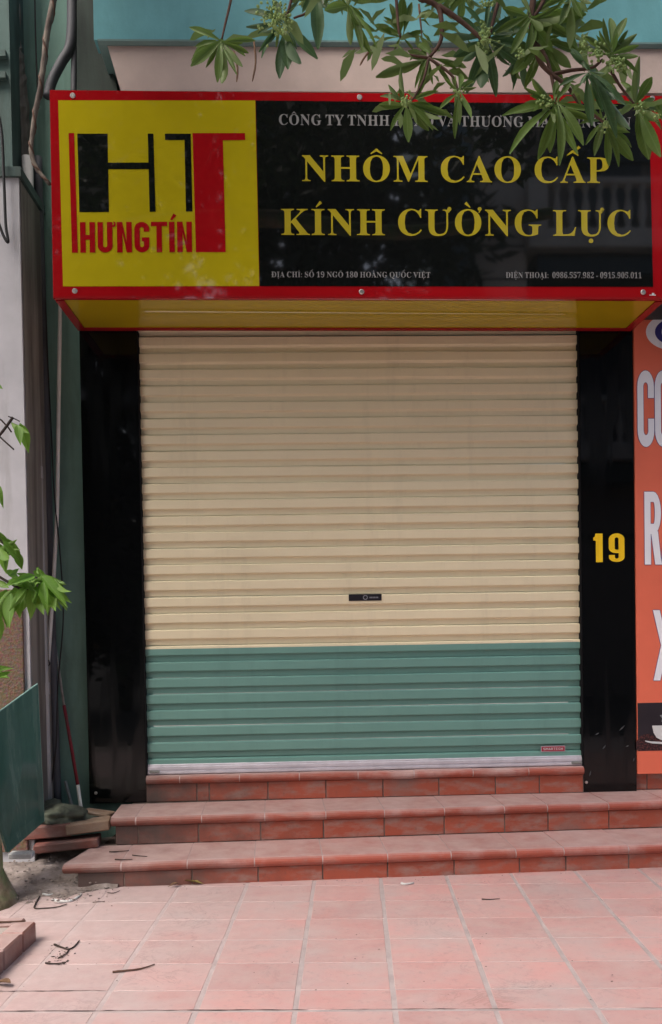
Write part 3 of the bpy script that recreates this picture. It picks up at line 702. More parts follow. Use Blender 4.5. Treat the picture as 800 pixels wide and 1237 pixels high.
# ================================================================ BALCONY ABOVE
bal = thing('balcony', 'teal painted balcony front with pink underside above the sign', 'balcony', (2, 0, 4.628))
BX = -1.086
FY = -.575
zf0, zf1 = 4.516, at(400, 57, FY).z
fl0, fl1 = at(146, 110, FY).x, at(130, 57, FY).x
add('fascia', ([Vector(q_) for q_ in [(fl0, FY, zf0), (6, FY, zf0), (6, FY, zf1), (fl1, FY, zf1), (fl0, .05, zf0), (6, .05, zf0), (6, .05, zf1), (fl1, .05, zf1)]],
    [[0,1,2,3],[7,6,5,4],[0,4,5,1],[1,5,6,2],[2,6,7,3],[3,7,4,0]]), M['pink'], bal)
zl = at(400, 47, FY-.03).z
add('ledge', prism([(FY-.012, zf1+.001), (FY-.030, zf1+.012), (FY-.030, zl-.008), (FY-.004, zl), (.05, zl), (.05, zf1+.001)], fl1-.055, 6), M['ledge'], bal)
add('parapet', box(at(113, 20, FY-.008).x, 6, FY-.008, FY+.12, zl+.001, 6.6), M['teal'], bal)
# pier beside the balcony standing for shaded wall, its shade in the dark colour
pier = thing('shaded_wall_pier', 'shade-darkened green pier left of the balcony above the sign corner', 'pier', (-1.35, -.1, 4.4))
a, b = at(95, 50, -.2), at(136, 90, -.2)
V = []
outl = [(93, -60), (113, -60), (114, 45), (120, 56), (130, 70), (136, 88), (141, 104), (144, 125), (93, 125)]
P = [at(u, v, -.30) for u, v in outl]; n = len(P)
V = [p_ for p_ in P]+[Vector((p_.x, .05, p_.z)) for p_ in P]
add('pier', (V, [list(range(n))[::-1]]+[[i, (i+1) % n, n+(i+1) % n, n+i] for i in range(n)]), M['shadewall'], pier)
P = [at(u, v, -.31) for u, v in [(113, 46), (119, 60), (128, 75), (134, 92), (138, 112)]]

# ================================================================ LEFT SIDE
nb = thing('neighbour_wall', 'whitewashed wall of the next house at the left edge', 'wall', (-3, -.45, G0))
NX = at(34, 700, -.45).x
add('wall', box(-7, NX, -.45, .049, G0-.1, 4.05), M['wall_white'], nb)
add('wall_side', box(NX-.002, NX+.006, -.43, .049, G0-.1, 4.04), M['return'], nb)
add('coping', box(-7, NX+.02, -.47, .049, 4.051, 4.11), M['upper_left'], nb)
add('upper_wall', box(-7, at(12, 60, -.25).x, -.25, .049, 4.111, 7.5), M['upper_left'], nb)
for vv in (66, 92): 
    p_ = at(6, vv, -.27); add('string_course', box(-7, p_.x+.01, -.29, -.251, p_.z-.02, p_.z+.02), M['upper_left'], nb)
a = at(28, 690, -.475)
add('pebble_panel', box(-7, at(28, 780, -.475).x, -.475, -.4505, -.2, at(10, 712, -.475).z, .004), M['pebble'], nb)
# stained wall drip strip at top left
P = [at(u, v, -.02) for u, v in [(15, -30), (17, 20), (16, 50), (22, 75), (25, 110), (28, 150), (30, 200)]]
o = add('cement_drip', tube(curve_pts(P, 5), .045, 8, .3), M['return'], wl)
def pipe(name, pts, r, mat, label, cat='pipe', n=10, y=None, group=None, sm=True):
    P = [at(*p_) for p_ in pts]; VF = tube(curve_pts(P, 6), r, n)
    o = add(name, VF, M[mat], smooth=sm); tag(o, label, cat, group); return o
# main grey down pipe in the corner, with collars
dp = thing('drain_pipe', 'thick stained grey drain pipe standing in the corner left of the green wall', 'pipe', at(56, 975, -.12))
P0, P1 = at(57, 985, -.12), at(33, 190, -.12)
add('pipe', tube([P0.lerp(P1, t/10) for t in range(11)], .036, 14), M['pvc'], dp, smooth=True)
for t in (.19, .52, .8): add('collar', tube([P0.lerp(P1, t-.004), P0.lerp(P1, t+.014)], .041, 14), M['pvc'], dp, smooth=False)
pipe('dark_tube', [(70, 985, .0), (64, 800, .0), (58, 600, .0), (49, 300, .0), (46, 190, .0)], .028, 'tube_dark', 'dark narrow strip painting the shadow gap right behind the thick grey drain pipe')  # dark tube standing in for the shadow gap against the green wall
pipe('dark_tube', [(89, 120, -.06), (90, 60, -.06), (93, 0, -.06), (95, -60, -.06)], .020, 'tube_dark', 'dark upright pipe at the top, just left of the dark pier')
pipe('dark_tube', [(58, 118, -.08), (63, 98, -.08), (74, 76, -.08), (84, 58, -.08), (87, 30, -.08), (87, -20, -.08)], .034, 'tube_dark', 'thick dark bent pipe above the upper left corner of the sign')
pipe('black_cable', [(42, -20, -.01), (43, 40, -.01), (45, 95, -.01), (47, 130, -.01)], .006, 'cable', 'thin black cable hanging straight down the green wall at the top left', 'cable', 6)
pipe('black_cable', [(-6, 120, -.50), (2, 160, -.50), (5, 220, -.50), (7, 270, -.50), (10, 292, -.50), (4, 284, -.50), (-4, 262, -.50)], .010, 'cable', 'looped black cable on the white wall at the left edge', 'cable', 6)
vn = thing('bark_vine', 'twisted brown dead vine hanging beside the top left corner of the sign', 'vine', at(60, 222, -.40))
P = curve_pts([at(u, v, -.42) for u, v in [(70, -40), (65, 0), (57, 40), (53, 75), (49, 105), (43, 135), (39, 165), (38, 185), (44, 203), (52, 213), (60, 223)]], 5)
rr = [.022-.012*i/len(P) for i in range(len(P))]
add('stem', tube(P, rr, 8, .25), M['vine'], vn, smooth=True)
tw = [p_+Vector((math.cos(i*.9)*rr[i]*.95, math.sin(i*.9)*rr[i]*.95, 0)) for i, p_ in enumerate(P)]
add('tendril', tube(tw, .007, 5, .2), M['twig'], vn, smooth=True)
cu = thing('white_conduit', 'thin white conduit running down the green wall', 'pipe', at(56, 830, -.1))
add('pipe', tube(curve_pts([at(u, v, -.04) for u, v in [(73, 360), (71.5, 450), (70, 560), (69, 620), (66, 680), (63, 730), (59, 790), (57, 815)]], 4), .0135, 8), M['conduit'], cu, smooth=True)
add('hook', tube(curve_pts([at(u, v, -.1) for u, v in [(54, 797), (56, 803), (60, 803), (59, 797)]], 3), .004, 5), M['cable'], cu)
pipe('black_cable', [(55, 360, -.05), (58, 440, -.05), (62, 520, -.05), (66, 600, -.05), (72, 660, -.05), (76, 720, -.05), (76, 760, -.05), (70, 830, -.05), (68, 900, -.05), (62, 950, -.06), (58, 990, -.08)], .0055, 'cable', 'long slack black cable looping down beside the white conduit', 'cable', 6)
# red pole and short stick
pole = thing('leaning_pole', 'thin pole painted red in the middle, leaning against the green wall', 'pole', at(101, 1000, -.15))
def seg(pts, r, mat, nm): add(nm, tube([at(*p_) for p_ in pts], r, 8), M[mat], pole, smooth=True)
seg([(67, 780, .03), (77.5, 852, .0)], .009, 'pole_grey', 'upper_end'); seg([(77.5, 852, .0), (85, 895, -.04), (94, 948, -.09)], .0115, 'pole_red', 'painted_middle'); seg([(94, 948, -.09), (101, 997, -.14)], .0125, 'conduit', 'pale_foot')
stick = add('short_stick', tube([at(79, 944, .02), at(88, 978, -.08)], [.011, .012], 7), M['pole_grey']); tag(stick, 'short grey stick standing on the rubble left of the red pole', 'stick')

# rubble pile
def loose_brick(label, u, v, y, size, yaw, mat, roll=0, cat='brick', tilt=0):
    p_ = at(u, v, y); Lx, Ly, Lz = size
    VF = box(-Lx/2, Lx/2, -Ly/2, Ly/2, -Lz/2, Lz/2, .007)
    VF = ([v_+Vector([noise.noise(v_*25+Vector((u, v, k*9)))*.006 for k in range(3)]) for v_ in VF[0]], VF[1])
    W_ = Matrix.Translation(p_) @ Matrix.Rotation(yaw, 4, 'Z') @ Matrix.Rotation(roll, 4, 'Y') @ Matrix.Rotation(tilt, 4, 'X')
    o = add('loose_brick', VF, M[mat], frame=W_); tag(o, label, cat, 'loose bricks heaped beside the steps'); return o
loose_brick('dark red loose brick at the left of the upper layer beside the steps', 60, 1002, -.40, (.30, .16, .085), .05, 'brick_red', -.05)
loose_brick('tan loose brick butted against the middle step', 108, 997, -.40, (.27, .15, .07), .10, 'brick_tan', -.08)
loose_brick('dark red loose brick lying lowest in the heap beside the steps', 82, 1019, -.44, (.40, .17, .055), .12, 'brick_red', -.06)
loose_brick('broken brown brick behind the tan brick, at the foot of the pillar', 118, 984, -.18, (.20, .12, .05), -.3, 'brick_tan', .1)
def lump(c, sx, sy, sz, seed, sub=3):
    V, Fc = ico((0, 0, 0), 1, sub)
    V = [Vector((v.x*sx, v.y*sy, max(v.z, -.5)*sz))*(1+.35*noise.fractal(v*2.2+Vector((seed, 0, 0)), .9, 2, 4)) for v in V]
    return [v+Vector(c) for v in V], Fc
o = add('cloth_heap', lump(at(72, 988, -.33), .20, .12, .075, 5, 4), M['cloth'], smooth=True); tag(o, 'crumpled dirty green sack on top of the loose bricks', 'sack')
o = add('loose_stone', lump(at(62, 975, -.2), .1, .08, .05, 8), M['cloth'], smooth=True); tag(o, 'grey green lump of rubble behind the crumpled sack', 'rubble')
fp = at(24, 1034, -.80); o = add('white_block', box(fp.x-.07, fp.x+.07, fp.y, fp.y+.07, fp.z-.02, fp.z+.016, .006), M['white_bit']); tag(o, 'small white chipped block on the dirt under the glass sheets', 'block')

# glass sheets
def sheet(far_b, near_b, far_t, near_t, label, th=.008):
    P = [at(*p_) for p_ in (far_b, near_b, near_t, far_t)]
    nrm = (P[1]-P[0]).cross(P[3]-P[0]).normalized()*th
    t = thing('glass_sheet', label, 'glass sheet', P[0], group='green glass sheets leaning at the left')
    V = P+[p_+nrm for p_ in P]
    add('pane', (V, [[0,1,2,3],[7,6,5,4],[0,4,5,1],[1,5,6,2],[2,6,7,3],[3,7,4,0]]), M['glass'], t)
    e = [tube([P[2]+nrm*.5, P[3]+nrm*.5], th*.60, 6), tube([P[3]+nrm*.5, P[0]+nrm*.5], th*.55, 6)]
    add('polished_edge', join(*e), M['glass_edge'], t)
sheet((54, 992, -.50), (10, 1030, -.86), (46, 826, -.50), (-34, 884, -.98), 'nearest large green glass sheet with its slanted top edge in view')
sheet((53, 991, -.475), (8, 1029.5, -.835), (45, 827, -.475), (-36, 886, -.955), 'second green glass sheet stacked just behind the nearest one')

# tree planter curb
pc = thing('planter_curb', 'low brick kerb round the tree at the lower left', 'kerb', (-1.5, -1.8, G0))
ca, cb = Vector((-1.343, -1.69, 0)), Vector((-1.385, -2.25, 0)); d = (cb-ca).normalized(); ang = math.atan2(d.y, d.x)
kx = 0
for k, ln in enumerate((.17, .22, .22, .22)):
    c0 = ca+d*(kx+ln/2); kx += ln
    W_ = Matrix.Translation((c0.x-.055, c0.y, G0+.045)) @ Matrix.Rotation(ang, 4, 'Z') @ Matrix.Rotation(R.uniform(-.01, .01), 4, 'Y')
    add('brick', box(-ln/2+.004, ln/2-.004, -.055, .055, -.07, .05, .008), M['nosing'], pc, frame=W_)
for k in range(4):
    W_ = Matrix.Translation((-1.343-.17-.2*k, -1.70+.02, G0+.045))
    add('brick', box(-.097, .097, -.05, .05, -.07, .048, .008), M['nosing'], pc, frame=W_)
V, Fc = [], []
nx = 10
for j in range(nx+1):
    for i in range(nx+1): x_ = -2.25+.83*i/nx; y_ = -2.6+.88*j/nx; V.append(Vector((x_, y_, G0+.05+.012*noise.noise(Vector((x_*9, y_*9, 0)))+(.03 if True else 0))))
for j in range(nx):
    for i in range(nx): a = j*(nx+1)+i; Fc.append([a, a+1, a+nx+2, a+nx+1])
add('cement_fill', (V, Fc), M['cement'], pc, smooth=True)

# ================================================================ OVERHANGING TREE
TR = thing('overhanging_tree', 'tree with whorled leaves whose flowering branches hang in front of the sign', 'tree', (-1.95, -1.35, G0))
tp = curve_pts([(-1.84, -1.10, G0-.05), (-1.89, -1.12, .1), (-1.97, -1.2, .9), (-2.25, -1.7, 2.2), (-2.2, -2.2, 3.7)], 6)
tr_r = [.215, .19, .17, .16]+[.165-.002*i for i in range(len(tp)-4)]
add('trunk', tube(tp, tr_r, 16, .10), M['bark'], TR, smooth=True)
DY = -2.6
def br(pts, r0, r1, name='branch', mat='twig', y=DY):
    P = curve_pts([at(*(p_ if len(p_) == 3 else (p_[0], p_[1], y))) if len(p_) < 4 else Vector(p_[:3]) for p_ in pts], 4)
    return add(name, tube(P, [r0+(r1-r0)*i/(len(P)-1) for i in range(len(P))], 6), M[mat], TR, smooth=True)
limb = curve_pts([(-2.2, -2.2, 3.7), (-1.6, -2.6, 4.5), (-.3, -2.8, 4.75), (.9, -2.75, 4.6), (2.2, -2.6, 4.7)], 6)
add('limb', tube(limb, [.10-.0022*i for i in range(len(limb))], 8), M['bark'], TR, smooth=True)
limb2 = curve_pts([(-2.2, -2.2, 3.7), (-1.8, -1.6, 4.9), (-.5, -1.0, 6.0), (1.5, -1.2, 6.4), (3.2, -1.6, 6.6)], 6)
add('limb', tube(limb2, [.09-.002*i for i in range(len(limb2))], 8), M['bark'], TR, smooth=True)
# hanging twigs
for pts, a, b in [([(300, -150), (290, -60), (279, 0), (272, 30), (268, 48)], .008, .004), ([(370, -140), (362, -50), (352, 0), (345, 22)], .009, .005),
                  ([(395, -120), (382, -40), (374, 10), (355, 22)], .007, .004), ([(440, -120), (430, -50), (421, 0), (412, 12)], .008, .004),
                  ([(480, -120), (478, -30), (481, 30), (484, 45)], .008, .004), ([(455, -100), (503, -10), (515, 0), (530, 10), (534, 38), (530, 55), (518, 70)], .014, .006),
                  ([(530, 8), (545, 17), (565, 32), (585, 50)], .012, .007), ([(630, -100), (612, -30), (600, 10), (590, 48)], .011, .006),
                  ([(640, -120), (645, -20), (642, 20), (645, 50), (653, 75), (667, 90), (685, 104), (700, 125), (707, 132)], .014, .006),
                  ([(667, 90), (690, 85), (715, 82), (728, 72)], .008, .005), ([(700, -120), (670, -30), (652, 10), (640, 25)], .012, .006),
                  ([(645, 50), (660, 70), (668, 100), (671, 125)], .009, .005), ([(707, 132), (722, 142), (732, 150)], .006, .004), ([(735, 80), (750, 105), (768, 128)], .007, .004),
                  ([(518, 70), (505, 68), (492, 66)], .006, .004), ([(518, 70), (545, 90), (552, 105), (553, 118)], .006, .004), ([(518, 70), (512, 95), (500, 118), (491, 126)], .006, .004)]:
    br(pts, a, b)
# leaves: obovate, folded along the midrib
def leaf_mesh(name, mat, wide=.30, curl=.12, fold=.10, seed=0, rows_=7, tip=.0, pointed=False):
    V, Fc = [], []; rr = random.Random(seed)
    for i in range(rows_+1):
        t = i/rows_; w_ = wide*.5*(math.sin(math.pi*min(1, t**1.25))**.8)*(.55+.6*t) if 0 < t < 1 else (.012 if t == 0 else .02+tip)
        if pointed: w_ = wide*.5*max(.012, math.sin(math.pi*t**.8)**1.15) if t < 1 else .002
        z_ = -curl*t*t+.02*math.sin(t*5+seed)
        V += [Vector((-w_, t, z_+fold*w_*2)), Vector((0, t, z_)), Vector((w_, t, z_+fold*w_*2))]
    for i in range(rows_):
        a = i*3; Fc += [[a, a+1, a+4, a+3], [a+1, a+2, a+5, a+4]]
    return mesh(name, V, Fc, M[mat], True)
LM = {k: [leaf_mesh('leaf', k, wd_, cu_, fo_, s_) for s_, (wd_, cu_, fo_) in enumerate(((.30, .10, .25), (.26, .2, .35), (.34, .05, .18), (.22, .25, .4)))] for k in ('leaf', 'leaf_blue')}
def leaf(c, tip, k='leaf', wide=1.0, dz=None, meshes=None, parent=TR, ydep=DY):
    a = at(c[0], c[1], ydep+(c[2] if len(c) > 2 else 0)); off = R.uniform(-.07, .05) if dz is None else dz
    b = at(tip[0], tip[1], a.y+off); d = b-a; L_ = d.length; y_ = d.normalized()
    face = (CAM-a).normalized(); face = (face+Vector((R.uniform(-.5, .5), R.uniform(-.3, .3), R.uniform(-.1, .7)))).normalized()
    if R.random() < .22: face = -face
    x_ = y_.cross(face).normalized(); z_ = x_.cross(y_)
    m_ = Matrix((x_*L_*wide, y_*L_, z_*L_)).transposed().to_4x4(); m_.translation = a
    inst('leaf', (meshes or LM[k])[R.randrange(4)], m_, parent)
whorls = [
 ((268, 50), [((228, 30), .8), ((231, 72), 1.15), ((231, 79), 1.0), ((272, 108), 1.15), ((263, 95), .9), ((293, 82), .8), ((310, 45), .9), ((300, 62), 1), ((283, 80), .9), ((298, 66), 1)], 'leaf'),
 ((343, 28), [((337, 94), 1.0), ((348, 82), 1.0), ((359, 91), 1.25), ((380, 64), 1.0), ((319, 12), 1), ((300, 34), 1.0), ((312, 60), 1), ((358, 2), 1.0), ((365, 45), .6), ((295, 8), 1.1), ((330, -8), 1)], 'leaf_blue'),
 ((378, -15), [((386, 45), 1.1), ((398, 12), .9), ((365, 15), 1)], 'leaf_blue'),
 ((420, 8), [((393, 12), 1.2), ((424, 55), .9), ((447, 64), .8), ((440, 22), .8), ((455, 45), .5), ((428, -18), 1), ((404, -16), 1)], 'leaf'),
 ((484, 44), [((452, 30), 1.0), ((476, 38), 1), ((448, 52), .6), ((512, 37), .8), ((472, 2), 1.4), ((487, -5), 1.5), ((498, 0), 1.3), ((468, 18), 1.3), ((500, 60), .8), ((476, 60), 1.0)], 'leaf'),
 ((520, 68), [((453, 94), .8), ((487, 88), .8), ((494, 62), 1.6), ((505, 50), 1.3), ((500, 100), .9), ((520, 98), .9), ((545, 100), .8), ((555, 80), .9), ((533, 58), 1.0), ((508, 112), .9)], 'leaf'),
 ((587, 46), [((540, 44), 1.0), ((548, 68), 1.0), ((568, 105), 1.15), ((582, 110), 1.2), ((600, 108), 1.1), ((565, 2), .9), ((612, 82), 1), ((636, 80), 1.0), ((640, 52), 1.1), ((625, 20), 1.1), ((605, 0), 1.0), ((552, 22), 1.0), ((632, 34), 1), ((556, 82), .9), ((592, -4), .9)], 'leaf_blue'),
 ((491, 124), [((460, 110), 1.1), ((459, 127), 1.1), ((470, 153), 1.15), ((494, 168), 1.15), ((524, 150), 1.3), ((518, 158), 1.0), ((545, 138), .9), ((466, 102), 1.0), ((528, 108), 1.0), ((481, 90), 1)], 'leaf'),
 ((553, 110), [((570, 141), .9), ((547, 163), .8), ((530, 128), 1.1), ((560, 84), 1.2), ((573, 108), 1.1), ((537, 94), 1.1), ((576, 92), .9)], 'leaf'),
 ((640, 22), [((600, 38), 1.1), ((610, 10), 1.1), ((675, 8), 1.0), ((714, 26), 1.0), ((690, 44), 1.0), ((668, 62), 1.1), ((640, 66), 1.2), ((655, -6), 1.1), ((620, 56), 1.1), ((700, 10), .9), ((686, 24), 1), ((630, -8), 1.1), ((660, 40), 1.1), ((708, 18), .9)], 'leaf'),
 ((655, 50), [((690, 82), 1.0), ((678, 95), 1.0), ((645, 90), 1.1), ((635, 104), 1.0), ((620, 88), 1.0), ((668, 28), 1.1), ((700, 62), .9), ((628, 70), 1)], 'leaf'),
 ((628, 62), [((607, 100), .9), ((636, 108), .9), ((646, 82), 1.1), ((600, 70), 1.1), ((621, 105), .5), ((650, 60), 1.1), ((614, 40), 1.1)], 'leaf_blue'),
 ((671, 125), [((609, 133), .85), ((617, 168), .9), ((652, 190), .9), ((664, 184), 1.0), ((693, 178), .9), ((706, 170), .8), ((712, 132), .7), ((673, 96), 1.0), ((636, 110), .9), ((690, 98), .8), ((638, 96), 1), ((683, 188), .8)], 'leaf'),
 ((712, 88), [((677, 99), 1.3), ((722, 84), 1.5), ((713, 148), 1.0), ((750, 155), .8), ((757, 126), .8), ((690, 58), 1.0), ((700, 102), .7), ((738, 112), .9), ((735, 120), .9), ((759, 160), .6), ((748, 108), .8)], 'leaf_blue'),
 ((738, 66), [((740, 16), .9), ((757, 17), .9), ((764, 46), 1.2), ((770, 56), 1.2), ((772, 68), 1.1), ((772, 82), 1), ((721, 38), .8), ((715, 62), .9), ((705, 44), .9), ((758, 92), 1), ((728, 100), 1), ((746, 40), 1.1)], 'leaf'),
 ((730, 148), [((718, 180), 1.2), ((736, 198), 1.1), ((752, 192), 1.0), ((765, 194), .9), ((768, 172), .8), ((712, 128), 1.0), ((708, 172), .9), ((756, 148), .9), ((757, 160), .9)], 'leaf'),
 ((770, 128), [((768, 78), 1.0), ((788, 93), 1.5), ((792, 118), 1.2), ((796, 146), 1.0), ((795, 186), 1.0), ((784, 192), 1.0), ((769, 168), 1.0), ((744, 122), .9), ((780, 105), 1.2), ((808, 130), 1), ((758, 100), 1)], 'leaf'),
 ((560, -10), [((530, 12), 1), ((555, 25), 1.1), ((540, -14), 1), ((575, 18), 1.1), ((518, 2), 1)], 'leaf'),
 ((690, -8), [((660, 6), 1), ((680, 22), 1.1), ((700, 18), 1), ((715, 8), 1)], 'leaf'),
]
for c, tips, k in whorls:
    dep = R.uniform(-.18, .18)
    for (tx, ty), wd_ in tips:
        leaf((c[0]+R.uniform(-3, 3), c[1]+R.uniform(-3, 3), dep), (tx, ty), k, wd_*R.uniform(.68, .88))
    for q_ in range(max(3, len(tips)//2+2)):          # the smaller inner leaves of the whorl
        (tx, ty), wd_ = tips[R.randrange(len(tips))]; an = R.uniform(-.7, .7); f_ = R.uniform(.45, .9); ex_, ey_ = (tx-c[0])*f_, (ty-c[1])*f_
        leaf((c[0]+R.uniform(-4, 4), c[1]+R.uniform(-4, 4), dep+.03), (c[0]+ex_*math.cos(an)-ey_*math.sin(an), c[1]+ex_*math.sin(an)+ey_*math.cos(an)), k, R.uniform(.65, .85))
def small_leaves(n_):
    V, Fc = [], []; rr = random.Random(5)
    wide_ = [w_ for w_ in whorls if w_[0][1] < 135]
    for _ in range(n_):
        c = wide_[rr.randrange(len(wide_))][0]
        if rr.random() < .45: c = (rr.uniform(430, 720), rr.uniform(-12, 62))
        a = at(c[0]+rr.gauss(0, 15), c[1]+rr.gauss(0, 12), DY+rr.uniform(-.10, .30)); an = rr.uniform(-.35, math.pi+.35); L_ = rr.uniform(.05, .15)
        d = Vector((math.cos(an), rr.uniform(-.6, .6), -math.sin(an)*.9+.15)).normalized(); s_ = d.cross((CAM-a).normalized()+Vector((rr.uniform(-.8, .8), 0, rr.uniform(-.3, .9)))).normalized()*L_*rr.uniform(.09, .14)
        n = len(V); mid = a+d*L_*.55+Vector((0, 0, .006)); V += [a, mid-s_, a+d*L_-Vector((0, 0, L_*.12)), mid+s_, a+d*L_*.25-s_*.6, a+d*L_*.25+s_*.6, a+d*L_*.82-s_*.75-Vector((0, 0, L_*.05)), a+d*L_*.82+s_*.75-Vector((0, 0, L_*.05))]
        Fc += [[n, n+4, n+5], [n+4, n+1, n+3, n+5], [n+1, n+6, n+7, n+3], [n+6, n+2, n+7]]
    o = add('small_leaves', (V, Fc), M['leaf_small'], TR); o['kind'] = 'stuff'
small_leaves(230)
# pods
for pts in ([(283, 62), (287, 82), (286, 99)], [(307, 50), (309, 75), (305, 98)], [(448, 60), (440, 70), (435, 79)], [(508, 20), (506, 5), (510, 45)]):
    add('seed_pod', tube(curve_pts([at(u, v, DY) for u, v in pts], 3), [.004]*6+[.002], 5), M['dry_brown'], TR, smooth=True)
# flower heads: many small florets on stalks
def blooms(u, v, ru, rv, n_, dep=-.06):
    parts = []; c0 = at(u, v, DY)
    for k in range(int(n_*.65)):
        a = at(u+R.gauss(0, ru*.45), v+R.gauss(0, rv*.45), DY+dep+R.uniform(-.05, .05)); parts.append(ico(a, R.uniform(.0035, .0075), 1, .4))
        if k % 3 == 0: parts.append(tube([c0, a], .0012, 3))
    o = add('flower_head', join(*parts), M['bloom'], TR); o['kind'] = 'stuff'
blooms(333, 22, 26, 26, 150); blooms(586, 46, 14, 16, 90); blooms(722, 62, 14, 16, 80); blooms(745, 78, 16, 12, 90); blooms(706, 50, 8, 14, 40)
blooms(490, 122, 8, 8, 40); blooms(660, 122, 14, 8, 40); blooms(776, 130, 10, 10, 40); blooms(733, 150, 8, 12, 40); blooms(795, 142, 5, 6, 20); blooms(628, 66, 6, 8, 20); blooms(555, 112, 8, 8, 25); blooms(590, 5, 12, 8, 30)
# the rest of the crown, above and in front, out of the picture but seen in the reflections
def crown(blobs, n_, size, seed, squash=.7):
    rr = random.Random(seed); V, Fc = [], []
    for _ in range(n_):
        cx_, cy_, cz_, r_ = blobs[rr.randrange(len(blobs))]
        d = Vector((rr.gauss(0, 1), rr.gauss(0, 1), rr.gauss(0, 1))).normalized()*r_*rr.random()**.45; d.z *= squash
        p_ = Vector((cx_, cy_, cz_))+d; s = size*rr.uniform(.6, 1.3)
        a = Vector((rr.gauss(0, 1), rr.gauss(0, 1), rr.gauss(0, .6)-.4)).normalized(); b = a.orthogonal().normalized(); b = (Matrix.Rotation(rr.uniform(0, 6.3), 3, a) @ b)*.17*s*1.0; a = a*s
        n = len(V); V += [p_, p_+a*.55+b, p_+a, p_+a*.55-b]; Fc.append([n, n+1, n+2, n+3])
    return V, Fc
cb_ = [(-1.8, -2.0, 5.4, .9), (-.6, -2.6, 5.6, .9), (.6, -2.4, 5.5, .8), (1.8, -2.4, 5.6, .9), (-2.6, -3.2, 5.0, .9), (-1.2, -1.4, 6.2, .8), (.8, -1.3, 6.8, .9), (2.6, -1.6, 6.6, .8), (-3.2, -2, 6.0, 1.0), (0, -3.8, 6.2, .9), (-2, -4.5, 6.2, 1.0)]
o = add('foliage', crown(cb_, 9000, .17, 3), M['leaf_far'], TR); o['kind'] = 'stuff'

# light green plant at the left edge
LB = [leaf_mesh('leaf', 'leaf_bright', wd_, cu_, fo_, 20+s_, pointed=True) for s_, (wd_, cu_, fo_) in enumerate(((.55, .15, .2), (.48, .25, .3), (.60, .1, .15), (.42, .3, .3)))]
PL = thing('leafy_sapling', 'sapling with fresh light green leaves reaching in from the left edge', 'sapling', (-1.62, -3.0, G0))
PY = -3.0
add('stem', tube(curve_pts([(-1.62, -3.0, G0), (-1.66, -3.02, .3), (-1.6, -2.98, .8), (-1.45, -3.0, 1.15), (-1.40, -3.0, 1.6), (-1.5, -3.0, 2.0)], 5), [.018-.0004*i for i in range(26)], 7), M['twig_dark'], PL, smooth=True)
def brp(pts, r): add('twig', tube(curve_pts([at(u, v, PY) for u, v in pts], 4), r, 5), M['twig_dark'], PL, smooth=True)
brp([(-45, 560), (-15, 535), (0, 525), (13, 508), (16, 504)], .005); brp([(-25, 520), (-5, 505), (8, 514), (14, 522)], .003); brp([(-30, 515), (-10, 520), (8, 535), (17, 543)], .003)
brp([(-40, 700), (-15, 690), (5, 700), (30, 712), (52, 700), (66, 705)], .005); brp([(-35, 650), (-10, 640), (0, 652), (12, 665)], .003); brp([(30, 712), (20, 730), (12, 740)], .003)
brp([(10, 503), (18, 506), (24, 509)], .002)
for c, tip, wd_ in [((60, 704), (86, 744), .6), ((56, 700), (60, 748), .6), ((30, 712), (12, 748), .6), ((10, 660), (4, 690), .6), ((13, 509), (40, 530), .6), ((24, 511), (38, 552), .9), ((-6, 462), (5, 472), 1), ((-12, 580), (9, 612), .9), ((-14, 592), (4, 610), 1.0),
    ((-10, 640), (22, 668), .7), ((8, 650), (31, 690), .8), ((-5, 655), (14, 700), .8), ((0, 668), (30, 664), .8), ((20, 665), (28, 693), .9),
    ((45, 700), (18, 704), 1.0), ((46, 702), (2, 722), .7), ((44, 705), (34, 753), .9), ((46, 700), (84, 735), .7), ((50, 702), (70, 742), .9), ((45, 712), (52, 745), .9), ((42, 704), (80, 700), .8),
    ((48, 698), (84, 714), .6), ((50, 694), (42, 684), 1), ((28, 706), (0, 700), .9), ((24, 715), (22, 752), .9), ((14, 718), (5, 765), .9), ((8, 712), (-10, 760), 1), ((40, 690), (60, 698), 1.1),
    ((35, 715), (30, 738), 1), ((5, 722), (12, 740), .9), ((60, 712), (86, 726), .9), ((38, 700), (18, 690), .9), ((-8, 735), (4, 790), .9), ((52, 710), (78, 740), .7), ((30, 700), (55, 712), 1),
    ((-4, 700), (14, 714), 1), ((6, 690), (28, 700), 1), ((-8, 810), (12, 805), .9), ((-5, 815), (14, 818), .9), ((-10, 800), (6, 825), .9)]:
    tip = (c[0]+(tip[0]-c[0])*.86, c[1]+(tip[1]-c[1])*.86)
    leaf(c, tip, wide=wd_*.85, meshes=LB, parent=PL, ydep=PY)
    if R.random() < .8: leaf((c[0]+R.uniform(-6, 6), c[1]+R.uniform(-6, 6)), (tip[0]+R.uniform(-14, 6), tip[1]+R.uniform(-14, 4)), wide=wd_*.7, meshes=LB, parent=PL, ydep=PY-.03)

